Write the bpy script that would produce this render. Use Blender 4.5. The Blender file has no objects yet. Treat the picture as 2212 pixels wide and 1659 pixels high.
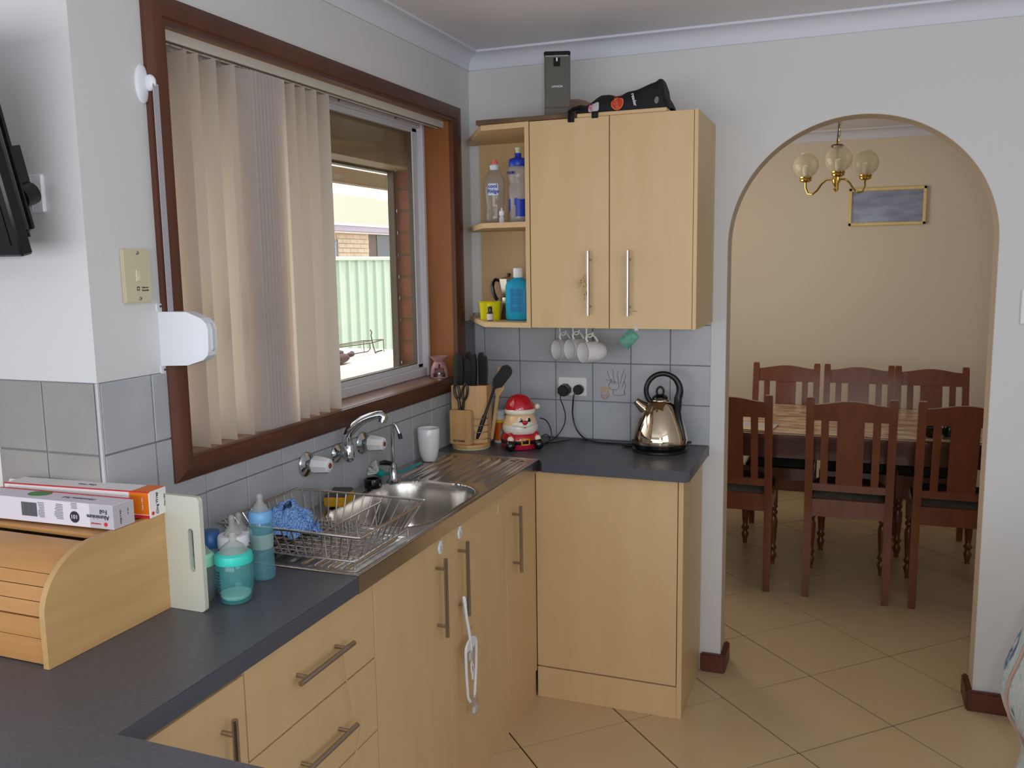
import bpy, bmesh, math, random
from mathutils import Vector, Matrix, noise
random.seed(4)
PI = math.pi
COL = bpy.context.scene.collection
sc = bpy.context.scene

# ---------------------------------------------------------------- camera
def cam_setup():
    yaw, pitch, roll, f = .3671, -.1373, -.0152, 1897.12
    fw = Vector((-math.sin(yaw)*math.cos(pitch), math.cos(yaw)*math.cos(pitch), math.sin(pitch)))
    rt = fw.cross(Vector((0, 0, 1))).normalized()
    up = rt.cross(fw)
    c, s = math.cos(roll), math.sin(roll)
    r2 = c*rt + s*up
    u2 = -s*rt + c*up
    cd = bpy.data.cameras.new('camera')
    cd.sensor_width = 36
    cd.lens = f/2212*36
    cd.clip_start = .02
    o = bpy.data.objects.new('camera', cd)
    COL.objects.link(o)
    m = Matrix((r2, u2, -fw)).transposed().to_4x4()
    m.translation = Vector((1.4463, -3.3281, 1.6021))
    o.matrix_world = m
    sc.camera = o
cam_setup()

# ---------------------------------------------------------------- world, sun, lights, exposure
w = bpy.data.worlds.new('world')
sc.world = w
w.use_nodes = True
nt = w.node_tree
bg = nt.nodes['Background']
bg.inputs[0].default_value = (.86, .93, 1, 1)
bg.inputs[1].default_value = 3.0

def light(name, kind, loc, target, energy, color, size=1, size_y=None, spread=None):
    l = bpy.data.lights.new(name, kind)
    l.energy = energy
    l.color = color
    if kind == 'AREA':
        l.size = size
        if size_y:
            l.shape = 'RECTANGLE'
            l.size_y = size_y
        if spread: l.spread = spread
    o = bpy.data.objects.new(name, l)
    COL.objects.link(o)
    o.location = loc
    d = (Vector(target)-Vector(loc))
    o.rotation_euler = d.to_track_quat('-Z', 'Y').to_euler()
    return o
sun = light('sun', 'SUN', (-1, 0, 6), (-1.25, -.45, 5.15), 3.6, (1, .95, .86))
sun.data.angle = .01
light('living_room_fill', 'AREA', (3.2, -3.0, 1.75), (0.4, -.6, 2.2), 30, (.90, .95, 1), 2.4, 1.1)  # added soft lamp by the right wall, standing in for window light
light('rear_fill', 'AREA', (.4, -5.05, 1.45), (.4, -2.0, 2.7), 92, (.91, .95, 1), 4.4, 1.5)  # added broad lamp behind the camera, tilted up to brighten ceiling and walls
light('camera_flash', 'AREA', (1.53, -3.31, 1.66), (.75, 0, 1.1), 8, (1, .96, .90), .05)
light('dining_fill', 'AREA', (.06, 1.55, 1.7), (2, 2.2, 1.4), 24, (1, .91, .80), 1.6, 1.0)  # added warm lamp to brighten the dining room; no window opening is built there
sc.view_settings.view_transform = 'Standard'
sc.view_settings.look = 'None'
sc.view_settings.gamma = 1
sc.view_settings.exposure = -.08
sc.cycles.max_bounces = 8
sc.cycles.transparent_max_bounces = 16
sc.cycles.use_denoising = True
sc.cycles.caustics_reflective = False
sc.cycles.caustics_refractive = False

# ---------------------------------------------------------------- materials
def srgb(r, g, b):
    f = lambda c: (c/255/12.92) if c <= 10 else ((c/255+.055)/1.055)**2.4
    return (f(r), f(g), f(b), 1)
MATS = {}
def mat(name, col, rough=.5, metal=0, col2=None, scale=8, stretch=(1, 1, 1), bump=0, bscale=200, spec=.5, trans=0, ior=1.45,
        coat=0, contrast=1, emit=0, alpha=1, detail=4, wave=None):
    if name in MATS: return MATS[name]
    m = bpy.data.materials.new(name)
    m.use_nodes = True
    n, l = m.node_tree.nodes, m.node_tree.links
    p = n['Principled BSDF']
    c = col if len(col) == 4 else srgb(*col)
    p.inputs['Base Color'].default_value = c
    p.inputs['Roughness'].default_value = rough
    p.inputs['Metallic'].default_value = metal
    p.inputs['Specular IOR Level'].default_value = spec
    p.inputs['Transmission Weight'].default_value = trans
    p.inputs['IOR'].default_value = ior
    p.inputs['Coat Weight'].default_value = coat
    p.inputs['Alpha'].default_value = alpha
    tc = n.new('ShaderNodeTexCoord')
    mp = n.new('ShaderNodeMapping')
    mp.inputs['Scale'].default_value = stretch
    l.new(tc.outputs['Object'], mp.inputs[0])
    if col2 is not None:
        c2 = col2 if len(col2) == 4 else srgb(*col2)
        if wave:
            t = n.new('ShaderNodeTexWave')
            t.inputs['Scale'].default_value = wave
            t.inputs['Distortion'].default_value = 5
            t.inputs['Detail'].default_value = 2
            t.inputs['Detail Scale'].default_value = 1.5
        else:
            t = n.new('ShaderNodeTexNoise')
            t.inputs['Scale'].default_value = scale
            t.inputs['Detail'].default_value = detail
        l.new(mp.outputs[0], t.inputs['Vector'])
        r = n.new('ShaderNodeValToRGB')
        k = .28/contrast
        r.color_ramp.elements[0].position = .5-k
        r.color_ramp.elements[1].position = .5+k
        r.color_ramp.elements[0].color = c
        r.color_ramp.elements[1].color = c2
        l.new(t.outputs[0 if not wave else 1], r.inputs[0])
        l.new(r.outputs[0], p.inputs['Base Color'])
    if bump:
        b = n.new('ShaderNodeBump')
        b.inputs['Strength'].default_value = bump
        b.inputs['Distance'].default_value = .002
        t2 = n.new('ShaderNodeTexNoise')
        t2.inputs['Scale'].default_value = bscale
        t2.inputs['Detail'].default_value = 3
        l.new(mp.outputs[0], t2.inputs['Vector'])
        l.new(t2.outputs[0], b.inputs['Height'])
        l.new(b.outputs[0], p.inputs['Normal'])
    MATS[name] = m
    return m
def glassy(name, tint, rough=.03, facing=.12, body=None, milk=0.0):
    """thin clear plastic or glass: transparent through the middle, glossy at grazing angles"""
    m = bpy.data.materials.new(name)
    m.use_nodes = True
    n, l = m.node_tree.nodes, m.node_tree.links
    n.remove(n['Principled BSDF'])
    out = n['Material Output']
    tr = n.new('ShaderNodeBsdfTransparent'); tr.inputs[0].default_value = (*tint, 1)
    gl = n.new('ShaderNodeBsdfGlossy'); gl.inputs['Roughness'].default_value = rough
    gl.inputs[0].default_value = (1, 1, 1, 1)
    lw = n.new('ShaderNodeLayerWeight'); lw.inputs[0].default_value = .5
    pw = n.new('ShaderNodeMath'); pw.operation = 'POWER'; pw.inputs[1].default_value = 4.5
    ma = n.new('ShaderNodeMath'); ma.operation = 'MULTIPLY_ADD'; ma.inputs[1].default_value = .8; ma.inputs[2].default_value = .035
    l.new(lw.outputs['Facing'], pw.inputs[0]); l.new(pw.outputs[0], ma.inputs[0])
    mx = n.new('ShaderNodeMixShader')
    l.new(ma.outputs[0], mx.inputs[0]); l.new(tr.outputs[0], mx.inputs[1]); l.new(gl.outputs[0], mx.inputs[2])
    last = mx
    if milk:
        d = n.new('ShaderNodeBsdfDiffuse'); d.inputs[0].default_value = (*(body or tint), 1)
        m2 = n.new('ShaderNodeMixShader'); m2.inputs[0].default_value = milk
        l.new(mx.outputs[0], m2.inputs[1]); l.new(d.outputs[0], m2.inputs[2]); last = m2
    l.new(last.outputs[0], out.inputs[0])
    MATS[name] = m
    return m
M = {}
M['wall'] = mat('wall_paint', (211, 211, 211), .75, bump=.12, bscale=90)
M['dwall'] = mat('dining_paint', (220, 208, 187), .8, bump=.1, bscale=90)
M['ceil'] = mat('ceiling_paint', (230, 228, 234), .85)
M['cornice'] = mat('cornice_paint', (216, 218, 228), .7)
M['archside'] = mat('arch_lining_paint', (206, 188, 166), .75)
M['tile'] = mat('grey_wall_tile', (162, 166, 172), .32, col2=(182, 185, 190), scale=9, bump=.05, bscale=30, contrast=.8)
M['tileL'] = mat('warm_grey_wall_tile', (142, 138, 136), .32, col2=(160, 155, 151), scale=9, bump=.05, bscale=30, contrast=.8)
M['grout'] = mat('grout', (124, 124, 127), .9)
M['ftile'] = mat('beige_floor_tile', (196, 168, 128), .32, col2=(206, 180, 142), scale=3, contrast=.7, bump=.02, bscale=50)
M['fgrout'] = mat('dark_floor_grout', (58, 44, 38), .9)
M['maple'] = mat('maple_laminate', (212, 182, 138), .42, col2=(203, 171, 124), scale=5, stretch=(3, 3, .5), contrast=.8)
M['mapleedge'] = mat('maple_edge', (216, 184, 140), .5, col2=(208, 174, 128), scale=8)
M['top'] = mat('charcoal_laminate', (90, 90, 95), .34, col2=(80, 80, 86), scale=120, bump=.05, bscale=300, contrast=1.5)
M['topedge'] = mat('charcoal_edge', (74, 78, 88), .4)
M['steel'] = mat('brushed_steel', (200, 196, 190), .24, 1, bump=.05, bscale=150)
M['wire'] = mat('steel_wire', (205, 200, 196), .22, 1)
M['chrome'] = mat('chrome', (200, 205, 210), .08, 1)
M['handle'] = mat('satin_steel', (176, 166, 156), .25, 1)
M['redwood'] = mat('stained_redwood', (96, 56, 38), .42, col2=(80, 44, 30), scale=10, stretch=(1, 1, .3), bump=.08, bscale=80)
M['reveal'] = mat('orange_stained_board', (158, 96, 44), .42, col2=(130, 78, 36), scale=9, stretch=(2, 2, .25))
M['alu'] = mat('white_aluminium', (206, 206, 212), .35)
M['rail'] = mat('cream_headrail', (206, 200, 190), .4)
M['white'] = mat('white_plastic', (226, 228, 234), .35)
M['cream'] = mat('cream_plastic', (204, 196, 166), .35)
M['offwhite'] = mat('off_white_plastic', (230, 228, 222), .35)
M['black'] = mat('black_plastic', (24, 23, 25), .35)
M['blackg'] = mat('black_gloss', (10, 10, 12), .12)
M['oak'] = mat('oiled_beech', (200, 150, 94), .42, col2=(184, 132, 76), scale=7, stretch=(.4, 3, 8), contrast=.8)
M['oakside'] = mat('beech_end_panel', (204, 168, 116), .42, col2=(180, 140, 90), scale=6, stretch=(6, .5, 5), contrast=.8)
M['block'] = mat('knife_block_beech', (212, 170, 116), .45, col2=(196, 150, 96), scale=9, stretch=(6, 6, .6))
M['darkwood'] = mat('dark_skirting', (104, 58, 46), .4, col2=(86, 44, 36), scale=12)
M['chair'] = mat('mahogany', (118, 62, 34), .24, col2=(90, 46, 26), scale=7, stretch=(3, 3, .5), coat=.3)
M['table'] = mat('mahogany_table', (92, 52, 34), .22, col2=(74, 40, 28), scale=7, stretch=(.5, 3, 3), coat=.4)
M['seat'] = mat('dark_seat_velvet', (38, 36, 34), .8, col2=(70, 66, 58), scale=14)
M['brass'] = mat('brass', (206, 170, 92), .14, 1)
M['gold'] = mat('gold_frame', (216, 188, 112), .35, col2=(234, 214, 150), scale=60)
M['ceramic'] = mat('white_ceramic', (232, 230, 232), .18, coat=.3)
M['board'] = mat('translucent_board', (200, 202, 188), .4)
M['brick'] = mat('red_brick', (150, 100, 80), .85, col2=(122, 80, 64), scale=18, bump=.5, bscale=120)
M['brick2'] = mat('tan_brick', (200, 180, 160), .85, col2=(184, 160, 140), scale=3, bump=.3, bscale=60)
M['mortar'] = mat('mortar', (112, 98, 80), .95)
M['fence'] = mat('pale_green_steel', (176, 190, 172), .6)
M['bronze'] = mat('bronze_aluminium', (88, 78, 64), .5)
M['shutter'] = mat('shutter_box', (150, 128, 100), .6)
M['beam'] = mat('painted_beam', (136, 112, 84), .7)
M['text'] = mat('dark_ink', (40, 38, 56), .6)
M['red'] = mat('red_glaze', (186, 22, 34), .12, coat=.5)
M['magenta'] = mat('crimson_glaze', (176, 16, 60), .12, coat=.5)
M['skin'] = mat('peach_glaze', (240, 196, 150), .14, coat=.5)
M['beard'] = mat('cream_glaze', (232, 226, 212), .12, coat=.5, bump=.35, bscale=160)
M['creamg'] = mat('cream_smooth_glaze', (236, 228, 204), .12, coat=.5)
M['blackgl'] = mat('black_glaze', (14, 14, 14), .08, coat=.5)
M['yellowg'] = mat('yellow_glaze', (226, 160, 20), .15, coat=.5)
def vane_mat():
    m = bpy.data.materials.new('blind_fabric')
    m.use_nodes = True
    n, l = m.node_tree.nodes, m.node_tree.links
    n.remove(n['Principled BSDF'])
    d = n.new('ShaderNodeBsdfDiffuse'); d.inputs[0].default_value = srgb(206, 206, 206)
    t = n.new('ShaderNodeBsdfTranslucent'); t.inputs[0].default_value = srgb(236, 212, 184)
    mx = n.new('ShaderNodeMixShader'); mx.inputs[0].default_value = .55
    l.new(d.outputs[0], mx.inputs[1]); l.new(t.outputs[0], mx.inputs[2]); l.new(mx.outputs[0], n['Material Output'].inputs[0])
    return m
M['vane'] = vane_mat()
M['glass'] = glassy('window_glass', (.97, .97, .95), .0)
M['teal'] = glassy('teal_bottle_plastic', (.72, .94, .95), .06, milk=.20, body=(.16, .60, .62))
M['tealt'] = glassy('blue_bottle_plastic', (.70, .90, .95), .06, milk=.26, body=(.24, .54, .64))
M['clear'] = glassy('clear_plastic', (.86, .86, .85), .06, milk=.12, body=(.7, .7, .7))
M['silicone'] = glassy('clear_silicone', (.86, .86, .84), .15, milk=.3, body=(.7, .7, .68))
M['frost'] = glassy('frosted_plastic', (.80, .80, .80), .2, milk=.35, body=(.72, .70, .68))
M['globe'] = glassy('etched_globe_glass', (.88, .84, .74), .15, milk=.32, body=(.80, .74, .58))

# ---------------------------------------------------------------- mesh helpers
class G:
    """collects shapes into one bmesh"""
    def __init__(s): s.bm = bmesh.new()
    def _x(s, vs, mtx):
        if mtx is not None: bmesh.ops.transform(s.bm, matrix=mtx, verts=vs)
    def box(s, a, b, bev=0, mtx=None, seg=1):
        lo = [min(a[i], b[i]) for i in range(3)]; hi = [max(a[i], b[i]) for i in range(3)]
        r = bmesh.ops.create_cube(s.bm, size=1)
        vs = r['verts']
        for v in vs:
            v.co = Vector([lo[i]+(v.co[i]+.5)*(hi[i]-lo[i]) for i in range(3)])
        if bev:
            es = list({e for v in vs for e in v.link_edges})
            r = bmesh.ops.bevel(s.bm, geom=es, offset=bev, segments=seg, affect='EDGES', clamp_overlap=True)
            vs = list({v for v in r['verts']} | {v for v in vs if v.is_valid})
        s._x(vs, mtx)
        return s
    def cyl(s, p, q, r, r2=None, n=16, caps=True):
        p, q = Vector(p), Vector(q)
        d = q-p
        m = Matrix.Translation((p+q)/2) @ d.to_track_quat('Z', 'Y').to_matrix().to_4x4()
        bmesh.ops.create_cone(s.bm, cap_ends=caps, segments=n, radius1=r, radius2=r if r2 is None else r2, depth=d.length, matrix=m)
        return s
    def ball(s, c, r, sc=(1, 1, 1), u=20, v=12, mtx=None):
        m = Matrix.Translation(c) @ (mtx if mtx is not None else Matrix()) @ Matrix.Diagonal((*sc, 1))
        bmesh.ops.create_uvsphere(s.bm, u_segments=u, v_segments=v, radius=r, matrix=m)
        return s
    def lathe(s, prof, c=(0, 0, 0), n=28, mtx=None, close=False):
        rings = []
        c = Vector(c)
        allv = []
        for r, z in prof:
            if r < 1e-6:
                ring = [s.bm.verts.new(c+Vector((0, 0, z)))]
            else:
                ring = [s.bm.verts.new(c+Vector((r*math.cos(2*PI*k/n), r*math.sin(2*PI*k/n), z))) for k in range(n)]
            rings.append(ring); allv += ring
        for a, b in zip(rings, rings[1:]):
            for k in range(n):
                k2 = (k+1) % n
                if len(a) == 1 and len(b) == 1: continue
                if len(a) == 1: s.bm.faces.new((a[0], b[k2], b[k]))
                elif len(b) == 1: s.bm.faces.new((a[k], a[k2], b[0]))
                else: s.bm.faces.new((a[k], a[k2], b[k2], b[k]))
        s._x(allv, mtx)
        return s
    def tube(s, pts, r, n=8, closed=False, caps=True, radii=None, flat=None):
        pts = [Vector(p) for p in pts]
        N = len(pts)
        rings = []
        prev = None
        for i, p in enumerate(pts):
            if closed: t = pts[(i+1) % N]-pts[i-1]
            else: t = pts[min(i+1, N-1)]-pts[max(i-1, 0)]
            t.normalize()
            if prev is None:
                a = Vector((0, 0, 1)) if abs(t.z) < .9 else Vector((1, 0, 0))
                u = t.cross(a).normalized()
            else:
                u = (prev-t*prev.dot(t)).normalized()
            prev = u
            v = t.cross(u)
            rr = radii[i] if radii else r
            fx, fy = flat or (1, 1)
            rings.append([s.bm.verts.new(p+(u*math.cos(2*PI*k/n)*fx+v*math.sin(2*PI*k/n)*fy)*rr) for k in range(n)])
        R = range(N) if closed else range(N-1)
        for i in R:
            a, b = rings[i], rings[(i+1) % N]
            for k in range(n):
                s.bm.faces.new((a[k], a[(k+1) % n], b[(k+1) % n], b[k]))
        if caps and not closed:
            s.bm.faces.new(rings[0][::-1]); s.bm.faces.new(rings[-1])
        return s
    def prism(s, poly, axis, lo, hi, mtx=None):
        """poly: 2d points in the two other axes (in order), extruded along axis"""
        def mk(p, h):
            if axis == 'z': return Vector((p[0], p[1], h))
            if axis == 'y': return Vector((p[0], h, p[1]))
            return Vector((h, p[0], p[1]))
        a = [s.bm.verts.new(mk(p, lo)) for p in poly]
        b = [s.bm.verts.new(mk(p, hi)) for p in poly]
        n = len(poly)
        s.bm.faces.new(a[::-1]); s.bm.faces.new(b)
        for i in range(n): s.bm.faces.new((a[i], a[(i+1) % n], b[(i+1) % n], b[i]))
        s._x(a+b, mtx)
        return s
    def grid(s, f, nu, nv):
        vs = [[s.bm.verts.new(f(i/nu, j/nv)) for j in range(nv+1)] for i in range(nu+1)]
        for i in range(nu):
            for j in range(nv):
                s.bm.faces.new((vs[i][j], vs[i+1][j], vs[i+1][j+1], vs[i][j+1]))
        return s
    def done(s, name, m, parent=None, world=True, smooth=True, ang=35, thick=0, sub=0, mtx=None):
        bm = s.bm
        if mtx is not None: bmesh.ops.transform(bm, matrix=mtx, verts=bm.verts)
        if parent is not None and world:
            off = Vector((0, 0, 0)); q = parent
            while q is not None:
                off += Vector(q.location); q = q.parent
            bmesh.ops.translate(bm, vec=-off, verts=bm.verts)
        bmesh.ops.recalc_face_normals(bm, faces=bm.faces)
        me = bpy.data.meshes.new(name)
        bm.to_mesh(me); bm.free()
        if smooth:
            me.shade_smooth()
            me.set_sharp_from_angle(angle=math.radians(ang))
        me.materials.append(m)
        o = bpy.data.objects.new(name, me)
        COL.objects.link(o)
        if parent is not None: o.parent = parent
        if thick:
            md = o.modifiers.new('s', 'SOLIDIFY'); md.thickness = thick; md.offset = -1
        if sub:
            md = o.modifiers.new('d', 'SUBSURF'); md.levels = sub; md.render_levels = sub
        return o
def thing(name, label, cat, loc=(0, 0, 0), rz=0, group=None):
    o = bpy.data.objects.new(name, None)
    COL.objects.link(o)
    o.empty_display_size = .02
    o.location = loc
    o.rotation_euler = (0, 0, rz)
    o['label'] = label; o['category'] = cat
    if group: o['group'] = group
    return o
def tag(o, label, cat, group=None):
    o['label'] = label; o['category'] = cat
    if group: o['group'] = group
    return o
def struct(name, loc=(0, 0, 0)):
    o = bpy.data.objects.new(name, None); COL.objects.link(o); o.location = loc
    o['kind'] = 'structure'
    return o
def st(o):
    o['kind'] = 'structure'
    return o
def dup(root, loc, rz=None, label=None, group=None, rot=None):
    r = root.copy(); COL.objects.link(r); r.location = loc
    if rot is not None: r.rotation_euler = rot
    elif rz is not None: r.rotation_euler = (0, 0, rz)
    if label: r['label'] = label
    if group: r['group'] = group
    for ch in list(root.children):
        c = ch.copy(); COL.objects.link(c); c.parent = r
        for g in list(ch.children):
            d = g.copy(); COL.objects.link(d); d.parent = c
    return r
def text(name, body, size, m, parent, mtx, ext=.0004, align='CENTER', bold=0):
    cu = bpy.data.curves.new(name, 'FONT')
    cu.body = body; cu.size = size; cu.extrude = ext; cu.align_x = align; cu.align_y = 'CENTER'
    cu.offset = bold; cu.resolution_u = 3
    t = bpy.data.objects.new(name, cu); COL.objects.link(t)
    dg = bpy.context.evaluated_depsgraph_get()
    me = bpy.data.meshes.new_from_object(t.evaluated_get(dg))
    bpy.data.objects.remove(t); 
    off = Vector((0, 0, 0)); q = parent
    while q is not None:
        off += Vector(q.location); q = q.parent
    me.transform(Matrix.Translation(-off) @ mtx)
    me.materials.clear(); me.materials.append(m)
    o = bpy.data.objects.new(name, me); COL.objects.link(o); o.parent = parent
    return o
def frame(loc, xdir, ydir):
    """matrix taking text x to xdir, text y to ydir"""
    x = Vector(xdir).normalized(); y = Vector(ydir).normalized(); z = x.cross(y)
    m = Matrix((x, y, z)).transposed().to_4x4()
    m.translation = Vector(loc)
    return m
def arc(cx, cy, r, a0, a1, n):
    return [(cx+r*math.cos(math.radians(a0+(a1-a0)*i/n)), cy+r*math.sin(math.radians(a0+(a1-a0)*i/n))) for i in range(n+1)]

# ================================================================ SETTING
ZC = 2.42
# floor with laid tiles (45 degree grid)
fl = struct('floor')
G().box((-2.4, -5.2, -.06), (3.6, -1.8, -.004)).box((-.28, -1.8, -.06), (3.6, 2.93, -.004)).done('screed', M['fgrout'], fl)
def clip(poly, ax, val, keep_greater):
    out = []
    for i in range(len(poly)):
        a, b = poly[i], poly[(i+1) % len(poly)]
        ina = (a[ax] >= val) == keep_greater
        inb = (b[ax] >= val) == keep_greater
        if ina: out.append(a)
        if ina != inb:
            t = (val-a[ax])/(b[ax]-a[ax])
            out.append((a[0]+(b[0]-a[0])*t, a[1]+(b[1]-a[1])*t))
    return out
A_, TH = .4073, .7665
cs, sn = math.cos(TH), math.sin(TH)
gap = .0030
for i in range(-14, 15):
    for j in range(-14, 15):
        def P_(u, v):
            return (1.3545+A_*(u*cs+v*sn), .0779+A_*(u*sn-v*cs))
        g_ = gap/A_
        cx_, cy_ = P_(i+.5, j+.5)
        if not (.1 < cx_ < 3.9 and -2.2 < cy_ < 3.2): continue
        if cx_-.29 > 1.45+.42*(cy_+3.33)+.35: continue
        poly = [P_(i+g_, j+g_), P_(i+1-g_, j+g_), P_(i+1-g_, j+1-g_), P_(i+g_, j+1-g_)]
        for ax, v, kg in ((0, .05, True), (0, 3.55, False), (1, 2.925, False)):
            poly = clip(poly, ax, v, kg)
            if len(poly) < 3: break
        if len(poly) < 3: continue
        G().prism(poly, 'z', -.004, 0).done('floor_tile', M['ftile'], fl, smooth=False)

st(G().box((-2.4, -5.2, ZC), (3.6, -1.8, ZC+.1)).box((-.28, -1.8, ZC), (3.6, 3.05, ZC+.1)).done('ceiling', M['ceil']))
# arch wall
AX, AR, AZ = 1.4625, .441, 1.648
wb = struct('wall_back')
g = G().box((-.27, 0, 0), (AX-AR, .11, ZC)).box((AX+AR, 0, 0), (3.4, .11, ZC))
g.prism([(AX-AR, ZC), (AX-AR, AZ)]+[(AX-AR*math.cos(PI*k/48), AZ+AR*math.sin(PI*k/48)) for k in range(1, 48)]+[(AX+AR, AZ), (AX+AR, ZC)], 'y', 0, .11)
g.done('plaster', M['wall'], wb)
lin = [(AX-AR+.0015, 0), (AX-AR+.0015, AZ)]+[(AX-(AR-.0015)*math.cos(PI*k/48), AZ+(AR-.0015)*math.sin(PI*k/48)) for k in range(1, 48)]+[(AX+AR-.0015, AZ), (AX+AR-.0015, 0)]
lo_ = [(AX-AR, 0), (AX-AR, AZ)]+[(AX-AR*math.cos(PI*k/48), AZ+AR*math.sin(PI*k/48)) for k in range(1, 48)]+[(AX+AR, AZ), (AX+AR, 0)]
g = G()
vv_ = [[g.bm.verts.new((p[0], y, p[1])) for p in l_] for l_ in (lin, lo_) for y in (.002, .1105)]
for i in range(len(lin)-1):
    g.bm.faces.new((vv_[0][i], vv_[0][i+1], vv_[1][i+1], vv_[1][i]))
    g.bm.faces.new((vv_[0][i], vv_[0][i+1], vv_[2][i+1], vv_[2][i]))
g.done('arch_lining', M['archside'], wb)
# window wall
OY0, OY1, OZ0, OZ1 = -1.722, -.185, 1.145, 2.15
ww = struct('wall_window')
g = G().box((-.12, -1.956, 0), (0, 0, OZ0)).box((-.12, -1.956, OZ1), (0, 0, ZC)).box((-.12, -1.956, OZ0), (0, OY0, OZ1)).box((-.12, OY1, OZ0), (0, 0, OZ1))
g.done('plaster', M['wall'], ww)
wl = struct('wall_left')
G().box((-2.4, -1.956, 0), (-.12, -1.80, ZC)).done('plaster', M['wall'], wl)
st(G().box((3.4, -5.2, 0), (3.5, 0, ZC)).done('wall_right', M['wall']))
st(G().box((-2.4, -5.3, 0), (3.5, -5.2, ZC)).done('wall_rear', M['wall']))
st(G().box((-2.5, -5.3, 0), (-2.4, -1.80, ZC)).done('wall_far_left', M['wall']))
st(G().box((-.1, 2.93, 0), (3.7, 3.05, ZC)).done('wall_dining_back', M['dwall']))
st(G().box((-.1, .11, 0), (0, 2.93, ZC)).done('wall_dining_left', M['dwall']))
st(G().box((3.6, .11, 0), (3.7, 2.93, ZC)).done('wall_dining_right', M['dwall']))
# cornices
def cove(g, a, b, nx, ny):
    prof = [(0, 2.357), (.006, 2.357), (.008, 2.363)]+[(.008+.047*(1-math.cos(PI/2*k/8)), 2.363+.047*math.sin(PI/2*k/8)) for k in range(1, 9)]+[(.064, 2.412), (.064, ZC), (0, ZC)]
    a = Vector((*a, 0)); b = Vector((*b, 0)); n = Vector((nx, ny, 0)); d = (b-a).normalized()
    ra = [g.bm.verts.new(a+n*p[0]+Vector((0, 0, p[1]))) for p in prof]
    rb = [g.bm.verts.new(b+n*p[0]+Vector((0, 0, p[1]))) for p in prof]
    for i in range(len(prof)):
        j = (i+1) % len(prof)
        g.bm.faces.new((ra[i], ra[j], rb[j], rb[i]))
    g.bm.faces.new(ra); g.bm.faces.new(rb[::-1])
    return g
st(cove(G(), (0, 0), (3.4, 0), 0, -1).done('trim_1', M['cornice'], ang=50))
st(cove(G(), (0, -1.956), (0, 0), 1, 0).done('trim_2', M['cornice'], ang=50))
st(cove(G(), (-2.4, -1.956), (0, -1.956), 0, -1).done('trim_3', M['cornice'], ang=50))
st(cove(G(), (0, 2.93), (3.6, 2.93), 0, -1).done('trim_4', M['cornice'], ang=50))
# baseboards
def skirt(name, a, b):
    g = G().box(a, b, bev=.006, seg=2)
    return st(g.done(name, M['darkwood']))
bl = struct('baseboard_left_pier')
G().box((.9475, -.022, 0), (AX-AR+.022, 0, .075), bev=.006, seg=2).done('front_board', M['darkwood'], bl)
G().box((AX-AR, .0, 0), (AX-AR+.022, .13, .075), bev=.006, seg=2).done('return_board', M['darkwood'], bl)
br = struct('baseboard_right_pier')
G().box((AX+AR-.022, -.022, 0), (3.38, 0, .075), bev=.006, seg=2).done('front_board', M['darkwood'], br)
G().box((AX+AR-.022, 0, 0), (AX+AR, .13, .075), bev=.006, seg=2).done('return_board', M['darkwood'], br)
skirt('baseboard_dining', (0, 2.91, 0), (3.6, 2.93, .075))

# wall tiles, each its own piece
GR = .0016
def tiles_box(parent, ax, c0, c1, z0, z1, m=None):
    """ax 'x': tile on window wall (c = y); ax 'y': on back wall (c = x)"""
    if c1-c0 < .006 or z1-z0 < .006: return
    g = G()
    if ax == 'x': g.box((-.001, c0+GR, z0+GR), (.005, c1-GR, z1-GR), bev=.0015)
    elif ax == 'y': g.box((c0+GR, -.005, z0+GR), (c1-GR, .001, z1-GR), bev=.0015)
    else: g.box((c0+GR, -1.961, z0+GR), (c1-GR, -1.955, z1-GR), bev=.0015)
    return g.done('wall_tile', m or M['tile'], parent)
G().box((-.001, -1.956, .86), (.0015, -1.72, 1.368)).box((-.001, -1.72, .86), (.0015, -.15, 1.12)).box((-.001, -.15, .86), (.0015, 0, 1.372)).done('grout_bed', M['grout'], ww)
G().box((0, -.0015, .86), (.967, .001, 1.40)).done('grout_bed', M['grout'], wb)
G().box((-.292, -1.9575, .86), (0, -1.955, 1.368)).done('grout_bed', M['grout'], wl)
rowsW = [.9, 1.0610, 1.2145, 1.368]
colsW = [-1.954]+[-1.809+.154*k for k in range(12)]+[-.004]
WY0, WY1, WZ0 = -1.735, -.095, 1.108
for a, b in zip(colsW, colsW[1:]):
    for z0, z1 in zip(rowsW, rowsW[1:]):
        if b <= WY0 or a >= WY1 or z1 <= WZ0: tiles_box(ww, 'x', a, b, z0, z1)
        elif a < WY0:      # tile cut to an L round the window corner
            if z0 < WZ0:
                G().prism([(a+GR, z0+GR), (b-GR, z0+GR), (b-GR, WZ0), (WY0, WZ0), (WY0, z1-GR), (a+GR, z1-GR)], 'x', -.001, .005).done('wall_tile', M['tile'], ww, smooth=False)
            else: tiles_box(ww, 'x', a, WY0, z0, z1)
        elif z0 < WZ0: tiles_box(ww, 'x', a, b, z0, WZ0)
colsB = [.006, .0502]+[.2034+.1532*k for k in range(6)]
rowsB = [.9, 1.0526, 1.2058, 1.359, 1.40]
for a, b in zip(colsB, colsB[1:]):
    for z0, z1 in zip(rowsB, rowsB[1:]): tiles_box(wb, 'y', a, b, z0, z1)
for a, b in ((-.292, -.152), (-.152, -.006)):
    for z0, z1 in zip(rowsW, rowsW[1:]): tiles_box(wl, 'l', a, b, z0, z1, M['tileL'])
G().box((-.002, -1.962, .9), (.0055, -1.954, 1.368), bev=.0015).done('corner_bead', mat('bead_grey', (188, 188, 192), .5), wl)
G().box((-.302, -1.961, .9), (-.292, -1.955, 1.368), bev=.001).done('edge_bead', M['offwhite'], wl)

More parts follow.
